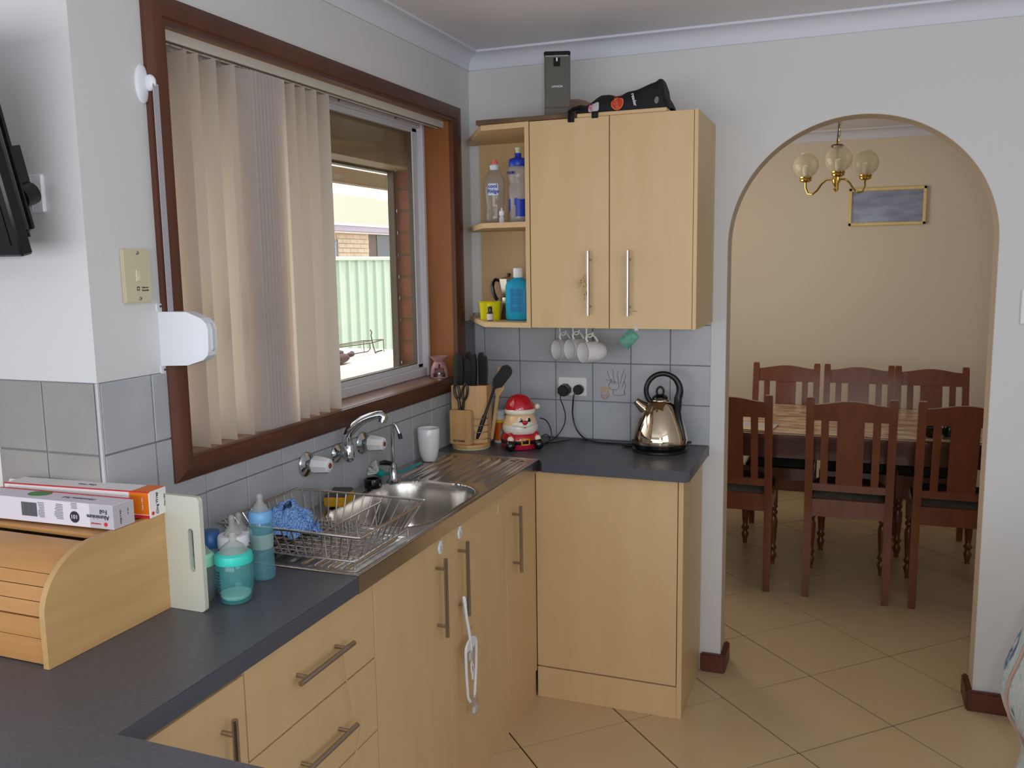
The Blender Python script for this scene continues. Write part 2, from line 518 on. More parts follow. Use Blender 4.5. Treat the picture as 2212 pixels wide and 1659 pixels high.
# the painted motif on one tile (flat print): pot with leafy vegetables and an onion
mo = [[(.613, 1.125), (.606, 1.16), (.603, 1.185)], [(.628, 1.13), (.622, 1.165), (.625, 1.178)], [(.634, 1.13), (.640, 1.16), (.650, 1.185)],
      [(.640, 1.115), (.652, 1.15), (.656, 1.17)], [(.600, 1.135), (.590, 1.15), (.583, 1.178)], [(.586, 1.125), (.60, 1.142), (.615, 1.135), (.60, 1.13)],
      [(.575, 1.145), (.590, 1.14), (.602, 1.148)], [(.650, 1.14), (.655, 1.12), (.648, 1.10), (.652, 1.085)]]
pt = G()
for s_ in mo:
    pt.tube([(x - .012, -.0055, z - .003) for x, z in s_], .0010, n=4)
ringp = [(.596+.021*math.cos(t*PI/8), -.0055, 1.118+.016*math.sin(t*PI/8)) for t in range(16)]
pt.tube(ringp, .0009, n=4, closed=True)
pt.tube([(.592, -.0055, 1.104), (.594, -.0055, 1.082), (.622, -.0055, 1.080), (.640, -.0055, 1.086), (.640, -.0055, 1.10)], .0010, n=4)
ono = G()
for k in range(4):
    ono.tube([(.560+(.020-.005*abs(k-1.5))*math.cos(PI*t/6+PI), -.0055, 1.093-.006*k+.012*math.sin(PI*t/6+PI)) for t in range(7)], .0011, n=4)
pt.done('painted_motif', mat('motif_brown', (132, 112, 108), .4), wb)
ono.done('painted_motif', mat('motif_orange', (186, 130, 96), .4), wb)
G().lathe([(0, 0), (.020, 0)], n=20, mtx=Matrix.Translation((.560, -.0053, 1.102)) @ Matrix.Rotation(PI/2, 4, 'X') @ Matrix.Diagonal((1, .55, 1, 1))).done('painted_motif', mat('motif_pale_orange', (190, 160, 128), .4), wb)

# ================================================================ WINDOW
wi = struct('window_1')
def arch_piece(name, pts, m=M['redwood']):
    return pts
IY0, IY1, IZ0, IZ1 = -1.708, -.198, 1.163, 2.137
EY0, EY1, EZ0, EZ1 = -1.762, -.105, 1.108, 2.1975
# architrave: moulded section mitred at corners
prof = [(0, 0), (.010, 0), (.018, .25), (.021, .45), (.021, .78), (.017, .86), (.017, 1), (0, 1)]
def mitre(o0, o1, i0, i1, name):
    """o = outer line ends (y,z), i = inner line ends"""
    g = G()
    A = [g.bm.verts.new((h, o0[0]+(i0[0]-o0[0])*t, o0[1]+(i0[1]-o0[1])*t)) for h, t in prof]
    B = [g.bm.verts.new((h, o1[0]+(i1[0]-o1[0])*t, o1[1]+(i1[1]-o1[1])*t)) for h, t in prof]
    for k in range(len(prof)):
        j = (k+1) % len(prof)
        g.bm.faces.new((A[k], A[j], B[j], B[k]))
    g.bm.faces.new(A); g.bm.faces.new(B[::-1])
    g.done(name, M['redwood'], wi)
mitre((EY0, EZ0), (EY0, EZ1), (IY0, IZ0), (IY0, IZ1), 'architrave')
mitre((EY0, EZ1), (EY1, EZ1), (IY0, IZ1), (IY1, IZ1), 'architrave')
mitre((EY1, EZ1), (EY1, EZ0), (IY1, IZ1), (IY1, IZ0), 'architrave')
mitre((EY1, EZ0), (EY0, EZ0), (IY1, IZ0), (IY0, IZ0), 'architrave')
G().box((-.118, IY1, IZ0), (-.0003, IY1+.012, IZ1)).done('jamb_board', M['reveal'], wi)
G().box((-.118, IY0-.012, IZ0), (-.0003, IY0, IZ1)).done('jamb_board', M['reveal'], wi)
G().box((-.118, IY0-.012, IZ1), (-.0003, IY1+.012, IZ1+.012)).done('head_board', M['reveal'], wi)
G().box((-.118, IY0-.012, IZ0-.015), (-.0003, IY1+.012, IZ0), bev=.003).done('sill_board', mat('worn_sill', (150, 104, 76), .28, col2=(120, 76, 54), scale=14, stretch=(2, .4, 1)), wi)
XA = -.108
def alu(name, a, b, bev=.003): return G().box(a, b, bev=bev).done(name, M['alu'], wi)
alu('frame_rail', (XA-.035, IY0, IZ0), (XA, IY1, IZ0+.034)); alu('frame_rail', (XA-.035, IY0, IZ1-.022), (XA, IY1, IZ1))
alu('frame_stile', (XA-.035, IY1-.022, IZ0), (XA+.006, IY1, IZ1)); alu('frame_stile', (XA-.035, IY0, IZ0), (XA, IY0+.03, IZ1))
for (a, b) in ((IY0+.02, -.90), (-.94, IY1-.02)):
    dx = 0 if a < -1 else -.004
    alu('sash_rail', (XA-.030+dx, a, IZ0+.030), (XA-.010+dx, b, IZ0+.052)); alu('sash_rail', (XA-.030+dx, a, IZ1-.040), (XA-.010+dx, b, IZ1-.018))
    alu('sash_stile', (XA-.030+dx, a, IZ0+.034), (XA-.010+dx, a+.035, IZ1-.022)); alu('sash_stile', (XA-.030+dx, b-.048, IZ0+.034), (XA-.010+dx, b-.008, IZ1-.022))
    G().box((XA-.030+dx, b-.051, IZ0+.048), (XA-.014+dx, b-.046, IZ1-.036)).box((XA-.03+dx, a+.03, IZ0+.050), (XA-.014+dx, b-.05, IZ0+.055)).done('glazing_gasket', M['bronze'], wi)
    G().box((XA-.022+dx, a+.02, IZ0+.04), (XA-.018+dx, b-.03, IZ1-.03)).done('glass_pane', M['glass'], wi)
for y in (-.42, -.80): G().ball((XA+.001, y, IZ1-.011), .004).done('screw', M['bronze'], wi)

# vertical blind
vb = thing('vertical_blind', 'off-white vertical blind with fabric vanes drawn over the left of the kitchen window', 'blind', (-.045, -1.0, 1.158))
G().box((-.05, -1.70, 2.121), (-.020, -.125, 2.152), bev=.004).box((-.050, -1.70, 2.113), (-.046, -.125, 2.122)).box((-.026, -1.70, 2.114), (-.022, -.125, 2.122)).done('head_rail', M['rail'], vb)
G().box((-.046, -1.70, 2.116), (-.026, -.13, 2.120)).done('rail_slot', mat('slot_shadow', (120, 104, 90), .6), vb)
vys = [-1.684, -1.618, -1.579, -1.517, -1.446, -1.375]+[-1.359+.0150*k for k in range(9)]+[-1.192, -1.142, -1.085, -1.019]
for k, y in enumerate(vys):
    a = math.radians((84, 88, 82, 86, 80)[k % 5]) if not 6 <= k < 15 else math.radians(18+k % 3)
    tx, ty = math.sin(a), math.cos(a)
    def fv(u, v, y=y, tx=tx, ty=ty):
        s = (u-1)*.089
        bow = .004*(1-(2*u-1)**2)
        return Vector((-.005+tx*s, y+ty*s+bow, 1.158+v*.944))
    G().grid(fv, 6, 1).done('vane', M['vane'], vb, ang=60)
    G().box((-.054, y-.010, 2.098), (-.044, y-.004, 2.122)).done('vane_hanger', M['clear'], vb)

# ================================================================ OUTSIDE
wo = struct('wall_outer')
zb = .84
rowh = .0885
k = 0
while zb < 2.3:
    off = .035 if k % 2 else 0
    G().box((-.288, -.100, zb+.008), (-.150, .10-off, zb+rowh), bev=.003).done('brick', M['brick'], wo)
    zb += rowh; k += 1
G().box((-.286, -.0975, .6), (-.152, .10, 2.3)).box((-.284, -1.9, .4), (-.152, -.09, 1.10)).box((-.284, .10, .0), (-.105, 3.0, 2.42)).done('mortar_bed', M['mortar'], wo)
sb = thing('roller_shutter', 'brown external roller shutter box with guide channel beyond the glass', 'shutter', (-.3, -.9, 1.975))
G().box((-.33, -1.80, 1.975), (-.185, -.098, 2.24), bev=.004).done('shutter_box', M['shutter'], sb)
G().box((-.315, -.120, 1.10), (-.285, -.100, 1.975), bev=.002).done('guide_channel', M['bronze'], sb)
G().box((-.330, -1.8, 1.966), (-.295, -.10, 1.976)).done('bottom_rail', M['bronze'], sb)
vm = thing('verandah_beam', 'tan painted verandah beam crossing behind the window glass', 'beam', (-1.02, .8, 2.02))
G().box((-1.06, -1.6, 2.022), (-.99, 3.4, 2.098), bev=.004).done('beam_board', M['beam'], vm)
G().box((-1.065, 3.3, -.2), (-.985, 3.4, 2.022)).done('post', M['beam'], vm)
st(G().box((-14, -8, -.3), (-.29, 30, -.2)).done('ground', mat('pale_concrete', (196, 186, 170), .9)))
st(G().box((-.62, -1.79, 2.44), (-.13, 3.2, 2.50)).done('eave', M['beam']))
# fence: corrugated sheets
fn = thing('steel_fence', 'pale green corrugated steel fence behind the outdoor table', 'fence', (-4, 5.5, -.2))
def fence_sheet(y0, n, seed):
    g = G()
    pts = []
    for k in range(n):
        y = y0+k*.207
        pts += [(y, 0), (y+.012, .030), (y+.034, .030), (y+.046, 0), (y+.125, 0), (y+.128, .002), (y+.131, 0)]
    pts.append((y0+n*.207, 0))
    for (a, b) in zip(pts, pts[1:]):
        v = [g.bm.verts.new((-4.0+a[1], a[0], -.2)), g.bm.verts.new((-4.0+b[1], b[0], -.2)), g.bm.verts.new((-4.0+b[1], b[0], 1.66)), g.bm.verts.new((-4.0+a[1], a[0], 1.66))]
        g.bm.faces.new(v)
    g.done('fence_panel', M['fence'], fn, smooth=False)
for k in range(5): fence_sheet(1.0+k*.207*9, 9, k)
G().box((-4.02, 1.0, 1.655), (-3.955, 10.3, 1.70), bev=.006).done('top_rail', M['fence'], fn)
# neighbour's house
nh = thing('neighbour_house', 'tan brick house with white gutter seen over the fence', 'house', (-7.4, 11, -.2))
BW = .262; BH = .083
for r in range(6):
    z = 1.66+r*BH
    for c in range(5):
        y = 10.12+c*BW*.95-(BW/2 if r % 2 else 0)
        y0, y1 = max(y, 10.18), min(y+BW*.92, 11.28)
        if y1-y0 < .03: continue
        G().box((-7.12, y0, z), (-7.0, y1, z+BH-.012), bev=.003).done('brick', M['brick2'], nh)
G().box((-7.2, 9.0, -.2), (-7.015, 10.16, 2.2)).box((-7.2, 10.15, -.2), (-7.02, 11.30, 2.2)).box((-7.2, 12.9, -.2), (-7.015, 16, 2.2)).done('brick_wall', mat('pinkish_wall', (206, 176, 150), .9), nh)
G().box((-7.14, 9.70, 1.5), (-7.00, 10.20, 2.05)).done('window_frame', mat('mauve_frame', (120, 110, 126), .5), nh)
G().box((-7.13, 9.75, 1.5), (-6.995, 10.12, 2.0)).done('window_pane', mat('sky_lit_pane', (150, 160, 170), .1), nh)
G().box((-7.14, 11.28, 1.5), (-7.03, 12.9, 2.2)).done('window_frame', mat('brown_frame', (84, 66, 54), .5), nh)
G().box((-7.13, 11.62, 1.5), (-7.02, 12.85, 2.16)).done('window_pane', mat('dark_pane', (70, 74, 74), .15), nh)
G().box((-7.3, 8, 2.17), (-6.86, 17, 2.20)).done('soffit', mat('soffit_white', (226, 220, 214), .8), nh)
G().box((-6.92, 8, 2.18), (-6.84, 17, 2.30), bev=.02).done('gutter', mat('mauve_gutter', (150, 138, 152), .5), nh)
G().box((-6.90, 8, 2.29), (-6.83, 17, 2.33), bev=.01).done('gutter_lip', mat('white_lip', (240, 238, 240), .5), nh)
def roofp(u, v): return Vector((-6.86-v*1.6, 8+u*9, 2.335+v*.72))
G().grid(roofp, 1, 1).done('roof', mat('cream_roof', (150, 146, 128), .8), nh)
# outdoor table, rack, gloves
ot = thing('outdoor_table', 'sunlit white outdoor bench top just outside the window', 'table', (-1.25, .9, -.2))
G().box((-1.75, -.6, 1.03), (-.82, 1.72, 1.055), bev=.01, seg=2).done('table_top', mat('sunlit_white_top', (226, 216, 206), .5), ot)
G().box((-.87, -.6, .90), (-.83, 1.70, 1.03)).done('apron', mat('brown_apron', (176, 130, 84), .6), ot)
for x in (-1.68, -.88):
    for y in (-.5, 1.62): G().box((x-.02, y-.02, -.2), (x+.02, y+.02, 1.03)).done('leg', mat('brown_apron', (176, 130, 84), .6), ot)
wr = thing('wire_stand', 'rusty wire cooking stand on the outdoor table', 'wire stand', (-1.3, 1.3, 1.056))
wm = mat('rusty_wire', (110, 84, 70), .5, .6)
G().tube([(-1.3, 1.40, 1.206), (-1.3, 1.415, 1.19), (-1.3, 1.405, 1.17), (-1.3, 1.43, 1.10), (-1.3, 1.45, 1.06), (-1.32, 1.50, 1.06), (-1.30, 1.54, 1.066)], .004, n=6).done('hook', wm, wr)
G().tube([(-1.3, .80, 1.138), (-1.3, 1.40, 1.124), (-1.3, 1.56, 1.132), (-1.42, 1.52, 1.126), (-1.42, .80, 1.13)], .0035, n=6).tube([(-1.36, .8, 1.134), (-1.36, 1.52, 1.126)], .0025, n=6).done('top_frame', wm, wr)
G().tube([(-1.3, .9, 1.08), (-1.3, 1.36, 1.076), (-1.3, 1.39, 1.09), (-1.3, 1.39, 1.12)], .0035, n=6).tube([(-1.3, 1.555, 1.13), (-1.3, 1.56, 1.056)], .0025, n=6).tube([(-1.42, 1.515, 1.13), (-1.42, 1.52, 1.056)], .0025, n=6).tube([(-1.3, .82, 1.14), (-1.3, .82, 1.056)], .0025, n=6).done('legs_wire', wm, wr)
gv = thing('garden_gloves', 'dark gloves bunched on the outdoor table left of the wire stand', 'gloves', (-1.2, .88, 1.056))
G().ball((-1.2, .86, 1.088), .05, (1, 2.0, .62)).ball((-1.18, .96, 1.10), .02, (1, 1.8, .7)).ball((-1.2, 1.01, 1.10), .016).ball((-1.21, .86, 1.12), .03, (1, 2.2, .5)).done('palm', mat('dark_maroon_leather', (66, 44, 48), .7, col2=(110, 80, 84), scale=30, bump=.3), gv)
oc = thing('patio_chair', 'rust coloured round backed patio chair half hidden by the shutter guide', 'chair', (-2, 3.1, -.2))
G().ball((-2.0, 3.20, 1.04), .17, (.25, 1, .85)).done('backrest', mat('rust_weave', (120, 70, 54), .8, col2=(80, 80, 80), scale=40), oc)
for y in (3.05, 3.35):
    for x in (-1.9, -2.2): G().cyl((x, y, -.2), (-2.02, y, .92), .012).done('leg', wm, oc)

# ================================================================ KITCHEN JOINERY
HZ = .9
wk = thing('worktop', 'charcoal laminate worktop turning the corner under the bread bin', 'worktop', (.2, -2.3, .861))
def slab(g, poly, z0, z1):
    g.prism(poly, 'z', z0, z1)
g = G()
slab(g, [(-.9, -1.957), (.0065, -1.957), (.0065, -1.669), (.427, -1.669), (.427, -2.377), (1.0, -2.377), (1.0, -2.95), (-.9, -2.95)], .862, HZ)
g.done('worktop_board', M['top'], wk)
G().box((.4265, -2.377, .8625), (.4285, -1.672, .8985)).box((.427, -2.3765, .8625), (1.0, -2.3755, .8985)).done('front_edging', M['topedge'], wk)
w2 = thing('worktop', 'charcoal laminate worktop carrying the kettle, with a clipped free corner', 'worktop', (.6, -.2, .861))
g = G()
slab(g, [(.0065, -.0065), (.0065, -.418), (.400, -.418), (.427, -.418), (.446, -.4437), (.952, -.4437), (.9647, -.430), (.9647, -.0065)], .862, HZ)
g.done('worktop_board', M['top'], w2)
G().box((.446, -.4452, .8625), (.953, -.4435, .8985)).done('front_edging', M['topedge'], w2)

# cabinets along the window wall
XF = .410
def bar_handle(parent, p, q, nrm, r=.0060, st_=.030, inset=.03, name='bar_handle'):
    p, q, nrm = Vector(p), Vector(q), Vector(nrm)
    d = (q-p).normalized()
    g = G().cyl(p, q, r, n=14)
    for e in (p+d*inset, q-d*inset): g.cyl(e, e-nrm*st_, r*.78, n=10)
    return g.done(name, M['handle'], parent)
def front(name, y0, y1, z0, z1, parent): 
    return G().box((XF-.016, y0+.0012, z0+.0012), (XF, y1-.0012, z1-.0012), bev=.0008).done(name, M['maple'], parent)
XH = .440
b1 = thing('base_cabinet', 'maple base cabinet left of the drawers with one vertical steel handle', 'cabinet', (.2, -2.2, 0))
G().box((.01, -2.375, .10), (XF-.018, -2.060, .860)).done('carcass', M['mapleedge'], b1)
d = front('door', -2.375, -2.058, .102, .845, b1); bar_handle(d, (XH, -2.126, .57), (XH, -2.126, .795), (1, 0, 0))
G().box((.30, -2.375, 0), (XF-.005, -2.060, .098)).done('plinth', M['maple'], b1)
b2 = thing('drawer_cabinet', 'maple cabinet of drawers with horizontal steel bar handles, left of the sink doors', 'cabinet', (.2, -1.8, 0))
G().box((.01, -2.058, .10), (XF-.018, -1.578, .860)).done('carcass', M['mapleedge'], b2)
for z0, z1 in ((.667, .860), (.481, .665), (.296, .479), (.102, .294)):
    d = front('drawer_front', -2.056, -1.578, z0, z1, b2)
    zz = z1-.093
    bar_handle(d, (XH, -1.923, zz), (XH, -1.718, zz), (1, 0, 0))
G().box((.30, -2.058, 0), (XF-.005, -1.578, .098)).done('plinth', M['maple'], b2)
b3 = thing('sink_cabinet', 'maple cabinet under the sink with a pair of tall doors', 'cabinet', (.2, -1.15, 0))
G().box((.01, -1.576, .10), (XF-.018, -1.56, .70)).box((.01, -.728, .10), (XF-.018, -.712, .70)).box((.01, -1.57, .10), (XF-.018, -.72, .116)).done('carcass', M['mapleedge'], b3)
dA = front('door', -1.576, -1.1605, .10, .860, b3); bar_handle(dA, (XH, -1.2365, .578), (XH, -1.2365, .803), (1, 0, 0))
dB = front('door', -1.1595, -.7115, .10, .860, b3); bar_handle(dB, (XH, -1.089, .582), (XH, -1.089, .806), (1, 0, 0))
G().box((.30, -1.576, 0), (XF-.005, -.712, .098)).done('plinth', M['maple'], b3)
b4 = thing('corner_cabinet', 'narrow maple cabinet in the corner right of the sink doors', 'cabinet', (.2, -.55, 0))
G().box((.01, -.7105, .10), (XF-.018, -.42, .860)).done('carcass', M['mapleedge'], b4)
dC = front('door', -.7105, -.4146, .10, .860, b4); bar_handle(dC, (XH, -.647, .562), (XH, -.647, .792), (1, 0, 0))
G().box((.30, -.7105, 0), (XF-.005, -.4186, .098)).done('plinth', M['maple'], b4)
# plain flush toe boards
for y0, y1, par in ((-2.375, -2.06, b1), (-2.058, -1.578, b2), (-1.576, -.712, b3), (-.7105, -.405, b4)):
    pass
# latches & stickers
def latch(y, z, lbl):
    o = thing('safety_latch_pad', lbl, 'latch', (XF, y, z))
    G().ball((XF+.002, y, z), .018, (.25, .8, 1.0), u=20, v=10).box((XF, y-.003, z+.012), (XF+.004, y+.012, z+.021), bev=.001).done('pad', M['white'], o)
    G().box((XF+.005, y-.008, z-.009), (XF+.0075, y-.001, z+.008), bev=.001).done('slot', mat('grey_slot', (176, 180, 196), .5), o)
latch(-1.211, .822, 'white adhesive latch pad on the left sink door')
latch(-1.081, .826, 'white adhesive latch pad on the right sink door')
o = thing('adhesive_residue', 'curved scrap of dried adhesive near the top of the right sink door', 'residue', (XF, -.78, .82))
G().tube([(XF+.001, -.79, .832), (XF+.0015, -.782, .834), (XF+.0015, -.779, .82), (XF+.0015, -.781, .808), (XF+.001, -.788, .803)], .0013, n=5).done('residue', mat('dry_glue', (206, 196, 160), .6), o)
# cord on drawers
o = thing('string_loop', 'thin pale string hanging across the drawer handles', 'string', (.44, -1.73, .6))
G().tube([(.434, -1.760, .765), (.430, -1.748, .74), (.424, -1.726, .66), (.424, -1.713, .607), (.430, -1.707, .58), (.4455, -1.705, .577), (.436, -1.712, .52), (.425, -1.728, .47), (.424, -1.73, .40), (.426, -1.726, .34)], .0013, n=6).done('cord', mat('pale_cord', (196, 172, 132), .7), o)
# child lock strap
cl = thing('cupboard_lock', 'white plastic U-shaped cupboard lock hanging from the lower end of a sink door handle', 'lock', (.442, -1.09, .60))
XL = .446
g = G()
g.tube([(.431, -1.0975, .59), (.431, -1.0985, .625), (.433, -1.106, .640), (.436, -1.108, .625), (.439, -1.106, .58), (.443, -1.100, .54), (XL, -1.0965, .505), (XL, -1.095, .475)], .0062, n=10, flat=(.85, 1.1))
g.done('strap', M['white'], cl)
g = G()
ub = [(XL, -1.107, .325), (XL, -1.123, .345), (XL, -1.131, .42), (XL, -1.132, .49)]+[(XL, -1.094-.038*math.cos(PI*k/8), .490+.024*math.sin(PI*k/8)) for k in range(1, 8)]+[(XL, -1.056, .49), (XL, -1.060, .42), (XL, -1.072, .35), (XL, -1.078, .325)]
g.tube(ub, .0048, n=8, flat=(.9, 1.1)).prism([(-1.128, .485), (-1.060, .485), (-1.068, .505), (-1.094, .515), (-1.12, .505)], 'x', XL-.003, XL+.003)
g.done('u_bar', M['white'], cl)
G().box((XL-.008, -1.091, .272), (XL+.008, -1.061, .333), bev=.003).done('slider', M['clear'], cl)
G().box((XL-.007, -1.115, .448), (XL+.007, -1.082, .482), bev=.003).done('slider', M['clear'], cl)
G().box((XL-.005, -1.088, .276), (XL+.005, -1.064, .296), bev=.002).done('slider_core', M['white'], cl)
G().box((XL-.004, -1.108, .452), (XL+.004, -1.088, .474), bev=.002).box((XL-.002, -1.098, .41), (XL+.002, -1.087, .455), bev=.001).box((XL-.002, -1.092, .385), (XL+.002, -1.080, .43), bev=.001).done('slider_core', M['white'], cl)
for z in (.55, .543): G().box((.4485, -1.098, z), (.4492, -1.0925, z+.004)).done('red_mark', mat('red_ink', (200, 80, 80), .6), cl)

# cabinet under the kettle worktop
YF = -.4138
b5 = thing('end_cabinet', 'maple end cabinet without handles under the kettle worktop', 'cabinet', (.68, -.2, 0))
G().box((.430, YF+.018, .10), (.923, -.026, .860)).done('carcass', M['mapleedge'], b5)
G().box((.4115, YF, .120), (.9235, YF+.016, .857), bev=.0008).done('front_panel', M['maple'], b5)
G().prism([(-.026, .0), (YF, .0), (YF, .860), (-.0065, .860), (-.0065, .085), (-.026, .082)], 'x', .9265, .9436).done('side_panel', M['maple'], b5, smooth=False)
G().box((.4125, YF-.004, 0), (.9262, YF+.012, .116), bev=.001).done('kickboard', M['maple'], b5)

# ---- wall cabinet
YU = -.3861
wc = thing('wall_cabinet', 'maple wall cabinet with two doors and long steel handles above the kettle', 'cabinet', (.68, 0, 1.371))
G().box((.391, YU+.018, 1.372), (.957, -.006, 2.083)).done('carcass', M['mapleedge'], wc)
dL = G().box((.3935, YU, 1.372), (.6755, YU+.016, 2.083), bev=.0008).done('door', M['maple'], wc)
dR = G().box((.6785, YU, 1.372), (.9585, YU+.016, 2.083), bev=.0008).done('door', M['maple'], wc)
G().box((.9600, YU, 1.371), (.9724, -.0005, 2.084), bev=.0005).done('side_panel', M['maple'], wc)
bar_handle(dL, (.6095, YU-.030, 1.418), (.6095, YU-.030, 1.638), (0, -1, 0), st_=.03)
bar_handle(dR, (.748, YU-.030, 1.417), (.748, YU-.030, 1.637), (0, -1, 0), st_=.03)
# ---- open shelf unit
su = thing('corner_shelf', 'open maple end shelf with angled shelves left of the wall cabinet', 'shelf', (.2, 0, 1.371))
sp = [(.007, -.002), (.007, -.045), (.205, -.372), (.386, YU+.0), (.386, -.002)]
G().prism(sp, 'z', 2.066, 2.084).done('shelf', M['mapleedge'], su, smooth=False)
G().prism(sp, 'z', 1.726, 1.744).done('shelf', M['mapleedge'], su, smooth=False)
G().prism(sp, 'z', 1.371, 1.389).done('shelf', M['mapleedge'], su, smooth=False)
G().box((.3745, YU, 1.371), (.390, -.002, 2.084)).done('side_panel', M['maple'], su)
G().box((.050, -.018, 1.389), (.3743, -.002, 1.7258)).box((.050, -.018, 1.7442), (.3743, -.002, 2.0658)).done('back_panel', M['maple'], su)

# ================================================================ SINK
sk = thing('kitchen_sink', 'stainless steel sink with ribbed drainers either side of an oval bowl', 'sink', (.22, -1.04, .861))
X0, X1, Y0, Y1 = .006, .427, -1.669, -.418
def rr(x, y, cx, cy, hx, hy, r):
    dx, dy = abs(x-cx)-(hx-r), abs(y-cy)-(hy-r)
    return math.hypot(max(dx, 0), max(dy, 0))+min(max(dx, dy), 0)-r
def sm(a, b, t):
    t = min(1, max(0, (t-a)/(b-a))); return t*t*(3-2*t)
def sink_z(x, y):
    z = .9025
    e = min(x-X0, X1-x, y-Y0, Y1-y)
    z += .0025*sm(.018, .006, e)            # raised rim
    if e < .002: z -= .002
    d = rr(x, y, .232, -1.085, .170, .248, .130)
    if d < .012:
        z += .0025*sm(.012, .0, d) if d > 0 else .0025*sm(-.004, 0, d)
        z -= .150*sm(.0, -.030, d)+.008*sm(-.03, -.15, d)
    for (ya, yb) in ((-.815, -.445), (-1.645, -1.375)):
        if ya-.02 < y < yb+.02 and .06 < x < .405:
            f = sm(ya, ya+.022, y)*sm(yb, yb-.022, y)
            ph = (x-.075)/.038
            q = abs(ph-round(ph))
            if 0 <= ph <= 8.4: z -= .0055*f*sm(.36, .14, q)
    return z
nx, ny = 140, 330
g = G()
g.grid(lambda u, v: Vector((X0+(X1-X0)*u, Y0+(Y1-Y0)*v, sink_z(X0+(X1-X0)*u, Y0+(Y1-Y0)*v))), nx, ny)
g.done('sink_top', M['steel'], sk, ang=60)
G().box((X1-.0015, Y0, .860), (X1+.001, Y1, .9022)).box((X0, Y0-.001, .8995), (X1, Y0+.001, .9022)).done('front_skirt', M['steel'], sk)
G().lathe([(0, .001), (.018, .001), (.022, .003), (.024, .0005)], c=(.24, -1.10, .745)).done('drain', M['chrome'], sk)
# mixer on wall
def rosette(g, y, z, r=.036):
    return g.lathe([(0, .016), (.012, .016), (.016, .012), (r*.92, .006), (r, .002), (r, 0)], mtx=Matrix.Translation((.006, y, z)) @ Matrix.Rotation(PI/2, 4, 'Y'))
tp = thing('wall_tap', 'chrome swan-neck wall tap with two clear-white handles under the window', 'tap', (0, -1.08, 1.036))
for k, y in enumerate((-1.239, -.925)):
    rosette(G(), y, 1.038).done('rosette', M['chrome'], tp)
    g = G().lathe([(.006, 0), (.015, 0), (.0165, .004), (.0165, .01), (.013, .014)], n=24, mtx=Matrix.Translation((.018, y, 1.038)) @ Matrix.Rotation(PI/2, 4, 'Y'))
    g.done('tap_spindle', M['chrome'], tp)
    g = G().lathe([(.017, 0), (.0245, .004), (.0262, .014), (.0225, .046), (.021, .053), (.015, .056), (0, .056)], n=8, mtx=Matrix.Translation((.030, y, 1.039)) @ Matrix.Rotation(PI/2, 4, 'Y'))
    hd = g.done('tap_handle', M['ceramic'], tp, ang=25)
    G().lathe([(0, .0580), (.0075, .0580), (.008, .055)], n=16, mtx=Matrix.Translation((.030, y, 1.039)) @ Matrix.Rotation(PI/2, 4, 'Y')).done('cap', mat('rust_cap', (130, 72, 56), .5), tp)
rosette(G(), -1.078, 1.036, .030).done('rosette', M['chrome'], tp)
g = G().tube([(.012, -1.078, 1.036), (.035, -1.082, 1.034), (.055, -1.092, 1.033)], .0105, n=14)
g.ball((.062, -1.098, 1.034), .0175).lathe([(.0175, 0), (.0175, .032), (.0150, .036)], c=(.062, -1.098, 1.036), n=20)
g.done('tap_body', M['chrome'], tp)
# spout: rises, then bends toward the bowl
spn = []
P0_old = [(.062, -1.098, 1.07), (.062, -1.098, 1.10), (.066, -1.096, 1.122), (.082, -1.091, 1.143), (.108, -1.083, 1.156), (.140, -1.075, 1.163), (.168, -1.068, 1.167), (.190, -1.062, 1.166), (.198, -1.060, 1.158), (.199, -1.060, 1.148)]
P0 = [(0.062, -1.098, 1.066), (0.059, -1.099, 1.094), (0.069, -1.096, 1.113), (0.086, -1.091, 1.13), (0.107, -1.085, 1.145), (0.128, -1.08, 1.154), (0.148, -1.074, 1.16), (0.162, -1.07, 1.161), (0.168, -1.068, 1.156), (0.164, -1.07, 1.139)]
G().tube(P0, .011, n=16, radii=[.0150, .0150, .0148, .014, .013, .0125, .012, .012, .0125, .0125]).done('spout', M['chrome'], tp)
ft = thing('filter_tap', 'slim chrome filter tap with a black lever behind the bowl', 'tap', (.087, -.875, .903))
G().lathe([(0, 0), (.0235, 0), (.0235, .003), (.017, .006), (.013, .012), (.0125, .045), (.0115, .058), (.007, .062), (0, .062)], c=(.087, -.875, .905), n=24).done('tap_base', M['chrome'], ft)
G().tube([(.087, -.875, .96), (.087, -.875, 1.0), (.088, -.874, 1.05), (.0885, -.873, 1.085), (.092, -.872, 1.096), (.100, -.870, 1.090), (.106, -.868, 1.072), (.110, -.867, 1.060)], .0058, n=12).done('spout', M['chrome'], ft)
G().cyl((.1095, -.867, 1.064), (.113, -.866, 1.046), .0068, n=14).done('nozzle', M['black'], ft)
G().tube([(.088, -.878, .962), (.083, -.888, .968), (.072, -.905, .974), (.062, -.918, .973)], .005, n=10, flat=(.7, 1.5), radii=[.004, .005, .006, .004]).done('lever', M['blackg'], ft)

# ================================================================ THINGS ON THE COUNTERS
T = Matrix.Translation
